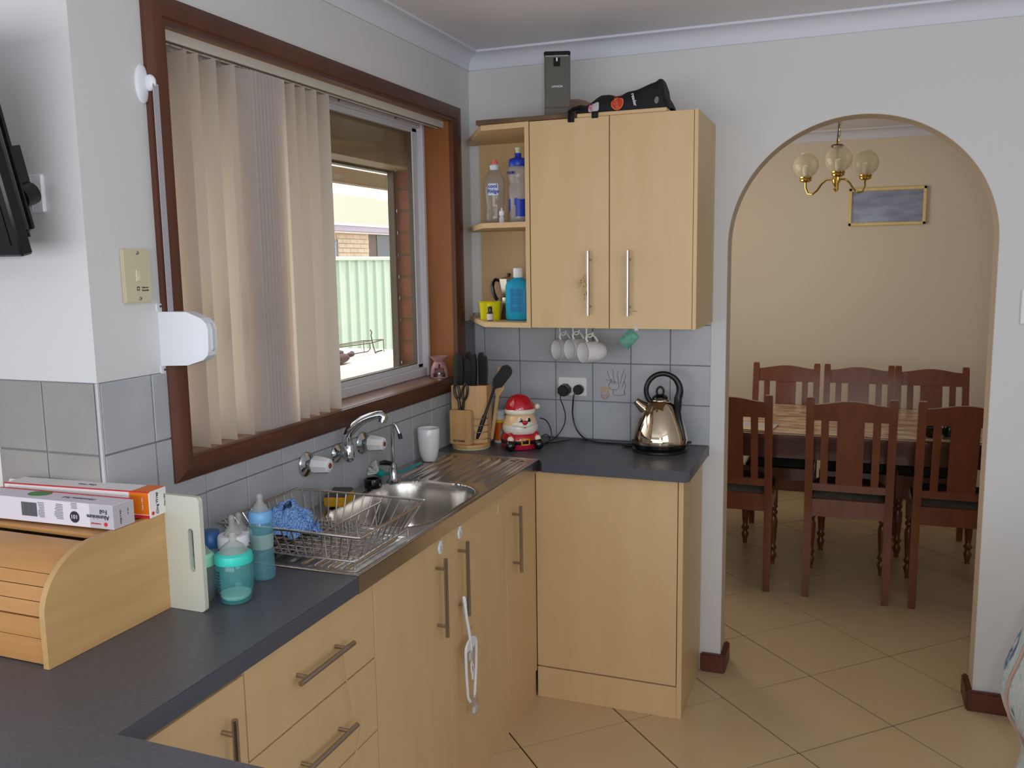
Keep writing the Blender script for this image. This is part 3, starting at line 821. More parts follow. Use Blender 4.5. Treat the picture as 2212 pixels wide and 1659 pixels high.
# ---- bread bin
bb = thing('bread_bin', 'pale wooden roll-top bread bin under the foil box', 'bread bin', (-.06, -2.1, .9))
prof = [(.0, .0), (.0, .095)]+[(.0+.0*0+(.125-.125*math.cos(PI/2*k/14)), .095+.109*math.sin(PI/2*k/14)) for k in range(1, 15)]+[(.302, .204), (.302, 0)]
def bbend(x0, x1):
    return G().prism([(-2.251+p[0], .9005+p[1]) for p in prof], 'x', x0, x1)
for x0 in (.134, -.30): bbend(x0, x0+.013).done('end_panel', M['oakside'], bb, ang=50)
G().box((-.287, -2.242, .906), (.134, -2.230, .950)).done('front_board', M['oak'], bb)
G().box((-.287, -2.10, 1.090), (.134, -1.952, 1.100)).done('top_board', M['oak'], bb)
G().box((-.287, -1.960, .906), (.134, -1.951, 1.090)).box((-.287, -2.24, .902), (.134, -1.95, .908)).done('back_board', M['oak'], bb)
# tambour slats following the curve, slightly inside the ends
def cvp(t): return (-2.243+(.117-.117*math.cos(t)), .992+.103*math.sin(t))
segs = [[(-2.243, .951), (-2.243, .990)]]+[[cvp(math.radians(a0+(a1-a0)*k/n)) for k in range(n+1)] for a0, a1, n in ((0, 15, 2), (15, 29, 2), (29, 42, 2), (42, 90, 7))]
for sg_ in segs:
    inner, outer = [], []
    for i, p in enumerate(sg_):
        q0, q1 = Vector(sg_[max(i-1, 0)]), Vector(sg_[min(i+1, len(sg_)-1)])
        d_ = (q1-q0).normalized(); n_ = Vector((d_.y, -d_.x))
        e = Vector(p)+(d_*.0007 if i == 0 else (-d_*.0007 if i == len(sg_)-1 else Vector((0, 0))))
        outer.append(e); inner.append(e+n_*.008)
    G().prism([(p.x, p.y) for p in outer+inner[::-1]], 'x', -.2865, .1335).done('slat', M['oak'], bb, ang=20)
G().tube([(.05, -2.245, .935), (.05, -2.252, .935)], .008, n=10).done('knob', M['oak'], bb) if False else None

# ---- wrap boxes
def box_t(mtx, a, b, name, m, par, bev=.001): return G().box(a, b, bev=bev, mtx=mtx).done(name, m, par, world=False)
card = mat('white_card', (222, 216, 224), .45)
cardg = mat('grey_card', (188, 184, 190), .45)
fb = thing('foil_box', 'silver-grey box of aluminium foil printed upside down, front on the bread bin', 'box', (0, -2.05, 1.1045), rz=math.radians(2))
L_ = .142
G().box((-.20, -.034, 0), (L_, .020, .048), bev=.001).done('carton', card, fb, world=False)
G().box((.085, -.0346, .0006), (L_+.0006, .0206, .0474), bev=.0005).done('end_print', cardg, fb, world=False)
tm = lambda loc, xd, yd: frame(loc, xd, yd)
def txt(name, body, size, m, par, mtx, **k):
    o = text(name, body, size, m, None, mtx, **k)
    o.parent = par
    return o
FR = -.0352
ink = M['text']; inkg = mat('grey_ink', (130, 126, 134), .6); inkr = mat('red_print', (206, 40, 44), .5)
txt('lettering', 'Aluminium', .0125, ink, fb, tm((.106, FR, .0235), (-1, 0, 0), (0, 0, -1)))
txt('lettering', 'Foil', .0125, ink, fb, tm((.120, FR, .0350), (-1, 0, 0), (0, 0, -1)))
txt('lettering', 'homebrand', .005, inkr, fb, tm((.100, FR, .010), (-1, 0, 0), (0, 0, -1)))
G().cyl((.124, FR+.0004, .010), (.124, FR-.0002, .010), .0042, n=20).done('emblem', inkr, fb, world=False)
G().cyl((.048, FR+.0008, .019), (.048, FR, .019), .0115, n=24).done('round_badge', M['text'], fb, world=False)
txt('lettering', '101', .012, card, fb, tm((.048, FR-.0003, .020), (-1, 0, 0), (0, 0, -1)))
for cx, z0, nl, wd in ((.046, .036, 4, .018), (.008, .012, 10, .022), (-.036, .012, 10, .016)):
    g = G()
    for k in range(nl):
        ww_ = wd*(.7+.3*random.random())
        g.box((cx+wd/2-ww_, FR, z0+k*.0032), (cx+wd/2, FR+.001, z0+k*.0032+.0012))
    g.done('small_print', inkg, fb, world=False)
g = G()
x = -.086
for k in range(22):
    wd = random.choice((.0005, .0007, .0010))
    g.box((x, FR, .012), (x+wd, FR+.001, .040)); x += wd+random.choice((.0008, .0012))
g.done('barcode', mat('bar_ink', (110, 108, 112), .6), fb, world=False)
txt('lettering', 'Aluminium Foil', .013, mat('mauve_ink', (110, 100, 120), .6), fb, tm((.035, -.008, .0484), (-1, 0, 0), (0, -1, 0)))
G().ball((-.075, .002, .0478), .028, (1, .7, .03)).done('green_print', mat('green_print', (70, 140, 70), .5), fb, world=False)
G().box((-.20, .016, .0472), (L_, .0208, .0486)).done('red_edge', inkr, fb, world=False)
txt('lettering', '10m x 30cm', .0058, ink, fb, tm((L_+.0012, -.016, .022), (0, 0, -1), (0, 1, 0)))
txt('lettering', 'keep dry', .004, inkg, fb, tm((L_+.0012, .004, .028), (0, 0, -1), (0, 1, 0)))
cb = thing('cling_wrap_box', 'white and orange box of cling wrap behind the foil box', 'box', (.01, -1.981, 1.1045), rz=math.radians(4.5))
G().box((-.22, -.026, 0), (.142, .026, .054), bev=.001).done('carton', mat('bright_card', (236, 232, 232), .45), cb, world=False)
orn = mat('orange_print', (226, 116, 16), .45)
G().box((.095, -.0266, .008), (.1405, -.025, .0525)).box((.100, -.0255, .053), (.1405, .026, .0547)).done('orange_band', orn, cb, world=False)
G().box((-.22, -.0268, .0525), (.142, -.0245, .0549)).box((.095, -.0268, .0), (.141, -.0255, .0065)).done('red_edge', inkr, cb, world=False)
txt('lettering', 'Cling Wrap', .0095, ink, cb, tm((.1428, -.004, .027), (0, 0, 1), (0, -1, 0)))
txt('lettering', '33cm x 60m', .005, ink, cb, tm((.1428, .019, .028), (0, 0, 1), (0, -1, 0)))
txt('lettering', '33cm x 60m', .005, card, cb, tm((.126, -.0270, .030), (0, 0, 1), (-1, 0, 0)))
G().cyl((.142, -.017, .009), (.1428, -.017, .009), .0038, n=18).done('emblem', inkr, cb, world=False)
txt('lettering', 'Cling Wrap', .010, mat('mauve_ink', (110, 100, 120), .6), cb, tm((-.03, .0, .0545), (-1, 0, 0), (0, -1, 0)))

# ---- chopping board behind the bread bin
def rrect(x0, x1, z0, z1, r, n=5):
    pts = []
    for cx, cz, a0 in ((x1-r, z1-r, 0), (x0+r, z1-r, 90), (x0+r, z0+r, 180), (x1-r, z0+r, 270)):
        pts += arc(cx, cz, r, a0, a0+90, n)
    return pts
cbd = thing('chopping_board', 'milky plastic chopping board with a slot handle standing behind the bread bin', 'board', (.12, -1.944, .9))
bmh = bmesh.new()
def holed(outer, inner, y0, y1, name, m, par):
    """plate with one slot"""
    bm = bmesh.new()
    res = []
    for y in (y0, y1):
        vo = [bm.verts.new((p[0], y, p[1])) for p in outer]
        vi = [bm.verts.new((p[0], y, p[1])) for p in inner]
        eo = [bm.edges.new((vo[i], vo[(i+1) % len(vo)])) for i in range(len(vo))]
        ei = [bm.edges.new((vi[i], vi[(i+1) % len(vi)])) for i in range(len(vi))]
        bmesh.ops.triangle_fill(bm, use_beauty=True, edges=eo+ei)
        res.append((vo, vi))
    for k in (0, 1):
        a, b = res[0][k], res[1][k]
        for i in range(len(a)):
            j = (i+1) % len(a)
            bm.faces.new((a[i], a[j], b[j], b[i]))
    g = G(); g.bm.free(); g.bm = bm
    return g.done(name, m, par, ang=40)
holed(rrect(-.04, .236, .9005, 1.143, .010), rrect(.204, .217, .985, 1.076, .0064), -1.950, -1.939, 'board', M['board'], cbd)

# ---- baby bottles
def bottle(name, label, x, y, body, ring, ringm, nip, bodym, rz=0, milk=None, group=None):
    o = thing(name, label, 'bottle', (x, y, .9), rz=rz, group=group)
    G().lathe(body, n=32).done('bottle_body', bodym, o, world=False)
    G().lathe(ring, n=32).done('collar', ringm, o, world=False)
    G().lathe(nip, n=24).done('teat', M['silicone'], o, world=False)
    if milk: G().lathe(milk, n=28).done('milk_residue', mat('milk', (206, 222, 208), .5), o, world=False)
    return o
def nipple(r0, z0, z1, rb=.0085):
    h = z1-z0
    return [(r0, z0), (r0*.93, z0+h*.12), (r0*.72, z0+h*.32), (r0*.46, z0+h*.46), (rb*.95, z0+h*.56), (rb*.88, z0+h*.68), (rb, z0+h*.80), (rb*.95, z0+h*.90), (rb*.6, z0+h*.98), (0, z0+h)]
bt = bottle('baby_bottle', 'wide teal baby bottle with black measure marks in front of the others', .250, -1.871,
       [(0, .004), (.020, .006), (.028, 0), (.031, .002), (.034, .012), (.0375, .035), (.0395, .060), (.0385, .078), (.036, .088), (.034, .092)],
       [(.034, .086), (.0395, .086), (.0405, .092), (.038, .104), (.031, .108), (.028, .107)], mat('mint_collar', (60, 206, 190), .3), nipple(.031, .106, .150), M['teal'],
       milk=[(0, .0075), (.026, .0075), (.031, .012), (.0325, .018), (.0, .019)])
g = G()
for k in range(9):
    a = math.radians(222)
    z = .018+k*.0068
    for j, aa in enumerate((246, 257)):
        a = math.radians(aa)
        g.ball((.0402*math.cos(a), .0402*math.sin(a), z), .0032 if j else .0020, (.8, .8, .75), u=8, v=6)
g.done('measure_marks', M['text'], bt, world=False)
bottle('baby_bottle', 'tall slim blue baby bottle with a light blue collar', .221, -1.737,
       [(0, .003), (.018, .004), (.024, 0), (.0275, .004), (.028, .02), (.0255, .050), (.0238, .072), (.0245, .095), (.0265, .115), (.0262, .132), (.0235, .140)],
       [(.0235, .133), (.0262, .133), (.0268, .137), (.0262, .152), (.0225, .157), (.016, .157)], mat('sky_collar', (110, 168, 220), .35), nipple(.019, .156, .196, .0075), M['tealt'],
       )
G().lathe([(.0253, .072), (.0264, .090), (.0273, .106)], c=(.221, -1.737, .9), n=32).done('scale_band', glassy('scale_band_print', (.8, .9, .86), .1, milk=.6, body=(.42, .58, .55)), bpy.data.objects['baby_bottle.001'])
bottle('baby_bottle', 'clear baby bottle with a white ribbed collar just behind the teal one', .202, -1.812,
       [(0, .003), (.022, .004), (.029, 0), (.0325, .006), (.0335, .04), (.033, .08), (.029, .098)],
       [(.029, .096), (.0325, .096), (.0330, .099), (.0325, .118), (.030, .122), (.020, .1225), (.018, .116)], M['white'], nipple(.020, .118, .166, .007), M['clear'])
bottle('baby_bottle', 'clear baby bottle with a white collar half hidden behind the tall blue bottle', .172, -1.752,
       [(0, .003), (.020, .004), (.026, 0), (.029, .006), (.030, .04), (.029, .08), (.026, .090)],
       [(.026, .086), (.029, .086), (.0295, .090), (.029, .108), (.026, .111), (.018, .111)], M['white'], nipple(.019, .110, .152, .007), M['clear'])
bottle('baby_bottle', 'baby bottle with a dark blue collar by the wall behind the chopping board', .150, -1.825,
       [(0, .003), (.018, .004), (.023, 0), (.0255, .006), (.0255, .05), (.024, .09), (.021, .098)],
       [(.021, .094), (.024, .094), (.0245, .098), (.024, .112), (.0215, .118), (.0212, .128), (.0, .129)], mat('navy_collar', (44, 92, 150), .35), [(0, .127), (.01, .127), (0, .129)], M['tealt'])
bottle('baby_bottle', 'mint collared clear baby bottle seen through the chopping board slot', .176, -1.893,
       [(0, .003), (.020, .004), (.026, 0), (.030, .006), (.032, .04), (.034, .07), (.030, .082)],
       [(.030, .078), (.0345, .078), (.0350, .083), (.0325, .098), (.027, .103), (.022, .103)], mat('pale_mint_collar', (150, 222, 190), .3), nipple(.026, .102, .142), M['clear'])

# ---- dish rack
dr = thing('dish_rack', 'steel wire dish rack standing on the left drainer', 'dish rack', (.24, -1.51, .906))
RZ, RB = .996, .926
rx0, rx1, ry0, ry1 = .046, .442, -1.678, -1.347
bx0, bx1, by0, by1 = .082, .406, -1.646, -1.384
rim = [(rx0, ry0, RZ), (rx1, ry0, RZ), (rx1, ry1, RZ), (rx0, ry1, RZ)]
def rounded(pts, r=.008):
    out = []
    n = len(pts)
    for i in range(n):
        p, a, b = Vector(pts[i]), Vector(pts[i-1]), Vector(pts[(i+1) % n])
        da, db = (a-p).normalized(), (b-p).normalized()
        for t in (0, .5, 1):
            q0 = p+da*r*(1-t); q1 = p+db*r*t
            out.append((p+da*r)*(1-t)**2+p*2*t*(1-t)+(p+db*r)*t**2)
    return out
G().tube(rounded(rim), .0033, n=8, closed=True).done('rim', M['wire'], dr)
G().tube(rounded([(bx0, by0, RB), (bx1, by0, RB), (bx1, by1, RB), (bx0, by1, RB)]), .0022, n=6, closed=True).done('base_ring', M['wire'], dr)
nw = 14
for k in range(nw):
    t = (k+.7)/(nw+.4)
    xr, xb = rx0+(rx1-rx0)*t, bx0+(bx1-bx0)*t
    G().tube([(xr, ry0, RZ), (xb, by0-.004, RB+.006), (xb, by0+.004, RB), (xb, by1-.004, RB), (xb, by1+.004, RB+.006), (xr, ry1, RZ)], .0020, n=6).done('cross_wire', M['wire'], dr)
for k in range(9):
    t = (k+.8)/9.6
    yr, yb = ry0+(ry1-ry0)*t, by0+(by1-by0)*t
    G().tube([(rx0, yr, RZ), (bx0-.004, yb, RB+.008), (bx0+.004, yb, RB+.003), (bx1-.004, yb, RB+.003), (bx1+.004, yb, RB+.008), (rx1, yr, RZ)], .0019, n=6).done('long_wire', M['wire'], dr)
for x in (.338,):
    G().tube([(x-.012, ry0+.012, RZ-.006), (x-.012, -1.377, RZ-.006), (x-.02, by1+.0, RB+.01)], .0022, n=6).done('divider_bar', M['wire'], dr)
    for k in range(6):
        y = -1.645+k*.047
        G().tube([(x-.012, y, RZ-.006), (x-.008, y, RB+.004)], .0014, n=6).done('divider_wire', M['wire'], dr)
for k in range(11):
    x = .085+k*.0205
    G().tube([(x, -1.43, RB+.002), (x, -1.432, RB+.022), (x+.003, -1.44, RB+.030), (x+.008, -1.452, RB+.030), (x+.010, -1.46, RB+.022), (x+.010, -1.46, RB+.002)], .0014, n=6).done('plate_hoop', M['wire'], dr)
for (x, y) in ((bx0, by0), (bx1, by0), (bx1, by1), (bx0, by1)):
    G().cyl((x, y, .906), (x, y, RB), .0028, n=8).done('foot', M['wire'], dr)
# ---- blue cloth
cl = thing('dish_cloth', 'crumpled blue wavy dish cloth in the dish rack', 'cloth', (.14, -1.53, .93))
def blob(c, r, sc, amp, fr, seed, name, m, par, u=48, v=32, lvl=None):
    g = G().ball((0, 0, 0), 1, u=u, v=v)
    for vv in g.bm.verts:
        n = vv.co.normalized()
        d = 1+amp*noise.noise(n*fr+Vector((seed, 0, 0)))+amp*.5*noise.noise(n*fr*2.3+Vector((0, seed, 0)))
        vv.co = Vector((c[0]+n.x*r*sc[0]*d, c[1]+n.y*r*sc[1]*d, c[2]+n.z*r*sc[2]*d))
    return g.done(name, m, par, ang=180)
def cloth_mat():
    m = mat('blue_cloth', (70, 120, 200), .85)
    n, l = m.node_tree.nodes, m.node_tree.links
    tc = n.new('ShaderNodeTexCoord'); wv = n.new('ShaderNodeTexWave'); wv.inputs['Scale'].default_value = 70; wv.inputs['Distortion'].default_value = 9
    wv.inputs['Detail'].default_value = 2; wv.inputs['Detail Scale'].default_value = 4
    r = n.new('ShaderNodeValToRGB'); r.color_ramp.elements[0].color = srgb(58, 104, 186); r.color_ramp.elements[1].color = srgb(150, 190, 228)
    r.color_ramp.elements[0].position = .35; r.color_ramp.elements[1].position = .75
    l.new(tc.outputs['Object'], wv.inputs[0]); l.new(wv.outputs[1], r.inputs[0]); l.new(r.outputs[0], n['Principled BSDF'].inputs['Base Color'])
    return m
CM = cloth_mat()
bmx = G()
def cl_f(u, v):
    # draped crumpled sheet
    a = u*2*PI
    R = .012+v*.052
    x = .140+R*1.0*math.cos(a)*(1+.25*noise.noise(Vector((math.cos(a)*2, math.sin(a)*2, v*3))))
    y = -1.525+R*1.35*math.sin(a)*(1+.25*noise.noise(Vector((math.cos(a)*2+5, math.sin(a)*2, v*3))))
    z = 1.003-.062*v**2.2+.020*noise.noise(Vector((x*40, y*40, 1)))+.010*math.sin(a*7+v*3)*v
    return Vector((x, y, max(z, .934)))
bmx.grid(cl_f, 72, 18).done('cloth_bundle', CM, cl, ang=180, thick=.003)
def tail(u, v):
    x = .185+u*.052; y = -1.518+(v-.5)*.05*(1-.5*u)+.012*math.sin(u*5)
    return Vector((x, y, .948+.010*math.sin(u*9+v*4)+.012*math.sin(v*7)*.5-.006*u))
G().grid(tail, 14, 10).done('cloth_tail', CM, cl, ang=180, thick=.003)

# ---- sponge
sp_ = thing('sponge', 'yellow scourer sponge with a grey top at the back of the sink', 'sponge', (.065, -1.165, .906), rz=math.radians(16))
def spg(z0, z1, nm, m, w_=1):
    g = G().box((-.030, -.048, z0), (.030, .048, z1), bev=.004, seg=2)
    bmesh.ops.subdivide_edges(g.bm, edges=g.bm.edges[:], cuts=3, use_grid_fill=True)
    for vv in g.bm.verts:
        t = 1-.12*math.cos(vv.co.y/.048*PI)
        vv.co.x *= t
        vv.co += Vector((noise.noise(vv.co*60), noise.noise(vv.co*60+Vector((3, 0, 0))), 0))*.002
        vv.co.z += .004*(vv.co.y/.048)**2
    g.done(nm, m, sp_, world=False)
spg(0, .028, 'foam', mat('yellow_foam', (220, 168, 20), .9, col2=(196, 140, 10), scale=90, bump=.4, bscale=300))
spg(.0275, .036, 'scour_pad', mat('grey_scour', (84, 82, 78), .9, bump=.5, bscale=400))
# ---- black ring (sink strainer plug)
o = thing('sink_plug_ring', 'black rubber strainer ring beside the filter tap', 'plug', (.063, -.965, .905))
G().lathe([(.019, .004), (.019, .028), (.0215, .030), (.026, .030), (.0275, .026), (.0275, .002), (.024, 0), (.0, 0), (0, .004), (.019, .004)], c=(.063, -.965, .9052), n=28).done('ring', M['blackg'], o)
# ---- dish brush
db = thing('dish_brush', 'turquoise dish brush with white bristles lying behind the filter tap', 'brush', (.06, -.76, .906))
tq = mat('turquoise_plastic', (20, 148, 150), .35)
G().tube([(.040, -.865, .925), (.062, -.835, .921), (.078, -.80, .921), (.084, -.755, .922), (.085, -.71, .922), (.078, -.66, .918)], .006, n=10, flat=(1, .7), radii=[.006, .006, .005, .0065, .0075, .006]).done('handle', tq, db)
G().cyl((.030, -.880, .935), (.040, -.866, .925), .013, n=16).done('head', tq, db)
g = G()
for k in range(70):
    a, b = random.random()*2*PI, random.random()**.5*.95
    dirv = Vector((-.55, -.45, .5)).normalized()
    u_ = dirv.cross(Vector((0, 0, 1))).normalized(); v_ = dirv.cross(u_)
    t_ = (dirv+(u_*math.cos(a)+v_*math.sin(a))*b*.95).normalized()
    p0 = Vector((.032, -.880, .936)) + (u_*math.cos(a)+v_*math.sin(a))*b*.008
    p1 = p0+t_*.032
    if p1.z < .908: p1.z = .908
    if p1.x < .008: p1.x = .008
    g.tube([p0, p1], .0011, n=4)
bo = g.done('bristles', mat('bristle_white', (224, 228, 222), .6), db); bo['kind'] = 'stuff'
# ---- cup
cp = thing('tumbler', 'white ceramic tumbler standing on the right drainer', 'cup', (.060, -.560, .904))
G().lathe([(0, .006), (.020, .006), (.027, .012), (.034, .040), (.0365, .075), (.0368, .116), (.0385, .118), (.0395, .116), (.0388, .080), (.0365, .045), (.030, .014), (.0255, .004), (.023, 0), (0, 0)], c=(.060, -.560, .9045), n=40).done('cup_wall', M['ceramic'], cp)
# ---- oil burner on sill
ob = thing('oil_burner', 'mauve ceramic oil burner with a tealight on the window sill', 'oil burner', (-.035, -.262, 1.163))
mv = mat('mauve_glaze', (150, 112, 118), .35, col2=(176, 134, 128), scale=30)
def ob_body():
    g = G()
    n = 40
    pr = [(.034, 0), (.0355, .004), (.035, .020), (.031, .040), (.0235, .056), (.019, .062), (.022, .068), (.036, .082), (.0365, .084), (.033, .0835), (.018, .068), (0, .066)]
    g.lathe(pr, n=n)
    dirc = Vector((.45, -.9, 0)).normalized()
    kill = [f for f in g.bm.faces if f.calc_center_median().z < .052 and f.calc_center_median().z > .0045 and f.calc_center_median().xy.normalized().dot(dirc.xy) > .55+.009*(f.calc_center_median().z*1000)]
    bmesh.ops.delete(g.bm, geom=kill, context='FACES')
    return g
g = ob_body()
g.done('burner_body', mv, ob, world=False, thick=.003)
G().lathe([(0, 0.001), (.034, .001), (.034, .004), (0, .004)], n=30).done('burner_floor', mv, ob, world=False)
G().lathe([(0, .004), (.016, .004), (.0175, .016), (.0165, .016), (.0155, .012), (0, .012)], n=24).done('tealight', mat('tealight_foil', (220, 220, 225), .2, .9), ob, world=False)

# ---- knife block
kb = thing('knife_block', 'beech knife block on a round base with a wire utensil holder', 'knife block', (.104, -.284, .9))
cx, cy = .104, -.284
G().lathe([(0, 0), (.073, 0), (.0745, .003), (.0745, .006), (0, .006)], c=(cx, cy, .9005), n=40).done('turntable', mat('cream_base', (196, 196, 160), .5), kb)
G().lathe([(0, .006), (.073, .006), (.074, .008), (.074, .018), (.073, .020), (0, .020)], c=(cx, cy, .9005), n=40).done('base_disc', M['block'], kb)
G().box((.042, -.345, .921), (.130, -.318, 1.052), bev=.003, seg=2).done('front_block', M['block'], kb)
G().prism([(.040, -.317), (.122, -.317), (.172, -.285), (.172, -.235), (.040, -.235)], 'z', .921, 1.142).done('main_block', M['block'], kb)
txt_ = text('lettering', 'WILTSHIRE', .010, M['text'], kb, frame((.080, -.3455, .934), (1, 0, 0), (0, 0, 1)), bold=.0003)
for k, z in enumerate((.940, .966, .992, 1.018)):
    G().tube([(.128, -.322, z), (.150, -.322, z), (.168, -.312, z), (.176, -.295, z), (.177, -.270, z), (.170, -.250, z)], .0014, n=6).done('holder_wire', M['wire'], kb)
for x, y in ((.129, -.3225), (.1725, -.262)):
    G().box((x-.004, y-.002, .921), (x+.003, y+.003, 1.035), bev=.001).done('holder_post', M['wire'], kb)
knife_spots = [(.050, -.297, 1.262, 'olive'), (.068, -.300, 1.262, ''), (.086, -.262, 1.266, ''), (.102, -.302, 1.244, ''), (.122, -.300, 1.262, ''), (.142, -.272, 1.266, ''), (.156, -.276, 1.254, '')]
kn0 = None
lbls = ['knife with an olive black handle, leftmost in the knife block', 'second black handled knife from the left in the knife block', 'third black handled knife from the left, at the back of the knife block',
        'shorter black handled knife in the middle of the knife block', 'black handled knife right of the short middle knife', 'tall black handled knife second from the right in the block', 'black handled knife at the right edge of the knife block']
for i, (x, y, zt, c) in enumerate(knife_spots):
    o = thing('kitchen_knife', lbls[i], 'knife', (x+.006, y, 1.143), rz=0, group='knives in the beech block')
    h = zt-1.143
    G().prism([(-.011, 0), (.008, 0), (.0115, h*.5), (.0105, h*.85), (.006, h), (-.006, h), (-.0115, h*.9)], 'y', -.0075, .0075).done('handle', mat('olive_black', (44, 44, 30), .4) if c else M['black'], o, world=False, ang=30)
    G().box((-.006, -.0008, -.02), (.006, .0008, .001)).done('blade', M['steel'], o, world=False)
sc_ = thing('kitchen_scissors', 'black handled scissors in the front slot of the knife block', 'scissors', (.088, -.331, 1.052))
g = G()
for s in (-1, 1):
    pts = []
    for k in range(20):
        a = 2*PI*k/20
        pts.append((.088+s*(.0165+.010*math.cos(a)+.004*math.sin(a)), -.333, 1.122+.029*math.sin(a)))
    g.tube(pts, .0050, n=8, closed=True, flat=(1, 1))
    g.tube([(.088+s*.013, -.333, 1.098), (.088+s*.009, -.333, 1.080), (.088+s*.006, -.333, 1.048)], .0055, n=8)
g.box((.082, -.336, 1.045), (.094, -.330, 1.066), bev=.002)
g.done('handles', M['black'], sc_)
G().box((.084, -.3335, 1.03), (.092, -.3325, 1.05)).done('blades', M['steel'], sc_)
# spatulas
sp1 = thing('slotted_turner', 'black nylon turner leaning to the right in the wire holder', 'spatula', (.135, -.302, .935))
pA, pB = Vector((.135, -.303, .936)), Vector((.213, -.292, 1.150))
dv = (pB-pA).normalized()
G().tube([pA, pA.lerp(pB, .12), pA.lerp(pB, .40), pA.lerp(pB, .46), pA.lerp(pB, .8), pB], .006, n=10, radii=[.0065, .0085, .0085, .0055, .0045, .0055]).done('handle', M['black'], sp1)
s2 = Vector((.0, 0, 0))
zx = Vector((.62, .04, .78)).normalized(); zy = Vector((-.78, 0, .62)).normalized(); zn = zx.cross(zy)
mt = Matrix((zx, zy, zn)).transposed().to_4x4(); mt.translation = Vector((.208, -.292, 1.140))
G().prism([(-.004, -.008), (.018, -.024), (.080, -.024), (.093, -.017), (.100, -.003), (.098, .012), (.084, .024), (.020, .022), (-.002, .008)], 'z', -.0015, .0025, mtx=mt).done('blade', M['black'], sp1, ang=30)
sp2 = thing('wooden_spatula', 'flat wooden spatula standing behind the black turner', 'spatula', (.14, -.262, .93))
dz = Vector((.15, .03, 1)).normalized(); dxx = Vector((1, 0, -.15)).normalized(); dn = dz.cross(dxx)
mt2 = Matrix((dxx, dz, dn)).transposed().to_4x4(); mt2.translation = Vector((.176, -.250, .930))
G().prism([(-.006, 0), (.006, 0), (.007, .17), (.022, .20), (.022, .262), (.008, .272), (-.013, .282), (-.020, .20), (-.007, .17)], 'z', -.002, .002, mtx=mt2).done('blade', mat('pale_wood', (206, 170, 120), .55, col2=(190, 150, 100), scale=20), sp2, ang=30)
# ---- vitamin bottle
vtb = thing('tablet_bottle', 'white and orange tablet bottle between the knife block and the bearded jar', 'bottle', (.176, -.165, .9))
vx, vy = .176, -.165
# ---- jar (bearded man in red cap)
sj = thing('cookie_jar', 'glazed ceramic jar shaped as a bearded man in a red winter cap', 'jar', (.288, -.236, .9), rz=math.radians(36))
def SJ(g, n, m, ang=40, **k): return g.done(n, m, sj, world=False, ang=ang, **k)
SJ(G().lathe([(0, 0), (.060, 0), (.068, .004), (.072, .018), (.0725, .026)], n=40), 'coat_lower', M['magenta'])
SJ(G().lathe([(.0725, .024), (.0738, .026), (.0735, .038), (.0715, .040)], n=40), 'belt', M['blackgl'])
SJ(G().lathe([(.0725, .038), (.071, .050), (.066, .060), (.060, .066)], n=40), 'coat', M['red'])
head = [(.050, .056), (.064, .062), (.0685, .074), (.068, .088), (.064, .104), (.058, .118), (.052, .130), (.050, .136)]
def headmesh(sel, nm, m):
    g = G().lathe(head, n=64)
    for vv in g.bm.verts:
        a = math.atan2(vv.co.y, vv.co.x)
        z = vv.co.z
    bmesh.ops.subdivide_edges(g.bm, edges=g.bm.edges[:], cuts=2, use_grid_fill=True)
    kill = [f for f in g.bm.faces if not sel(f.calc_center_median())]
    bmesh.ops.delete(g.bm, geom=kill, context='FACES')
    return SJ(g, nm, m, ang=180)
def isbeard(c):
    a = math.degrees(math.atan2(c.x, -c.y))    # 0 = face direction
    if abs(a) > 110: return c.z < .12
    lim = .092 if abs(a) > 45 else .096
    return c.z < lim
headmesh(isbeard, 'beard', M['beard']); headmesh(lambda c: not isbeard(c), 'face', M['skin'])
# moustache
g = G()
for s in (-1, 1):
    pts = []; rad = []
    for k in range(9):
        t = k/8
        a = s*(2+52*t)
        r = .0655-.002*t
        zz = .0965+.006*math.sin(t*PI)*.9-.006*t
        pts.append((r*math.sin(math.radians(a)), -r*math.cos(math.radians(a)), zz)); rad.append(.010*(1-t)**.55+.0015)
    g.tube(pts, .008, n=12, radii=rad, flat=(.55, 1.1))
SJ(g, 'moustache', M['beard'], ang=180)
SJ(G().ball((0, -.0685, .1075), .0095, (1.15, .8, .9)), 'nose', M['red'])
SJ(G().ball((0, -.0665, .0885), .005, (1.2, .6, .5)), 'mouth', M['red'])
for s in (-1, 1):
    a = math.radians(s*15)
    r = .0605
    c = Vector((r*math.sin(a)*1.02, -r*math.cos(a), .1145))
    R_ = Matrix.Rotation(a, 4, 'Z')
    SJ(G().ball(c, .0145, (.80, .24, 1.0), mtx=R_), 'eye_white', M['creamg'])
    SJ(G().ball(c+Vector((.0015, -.0024, -.0015)), .0120, (.66, .20, .98), mtx=R_), 'pupil', M['blackgl'])
    SJ(G().ball(c+Vector((-.0045, -.0044, .0035)), .0058, (.75, .2, 1.1), mtx=R_), 'eye_glint', M['creamg'])
SJ(G().lathe([(.046, .134), (.055, .133), (.0595, .137), (.060, .145), (.057, .153), (.048, .155)], n=40), 'cap_brim', M['creamg'], ang=180)
g = G().lathe([(.0555, .152), (.0550, .160), (.050, .175), (.041, .190), (.028, .202), (.012, .2075), (0, .208)], n=40)
for vv in g.bm.verts:
    if vv.co.x > 0: vv.co.x *= 1+.10*(1-(vv.co.z-.152)/.056)
    vv.co.x -= .002
SJ(g, 'cap', M['red'], ang=180)
SJ(G().ball((.066, -.008, .157), .0115), 'pompom', M['creamg'])
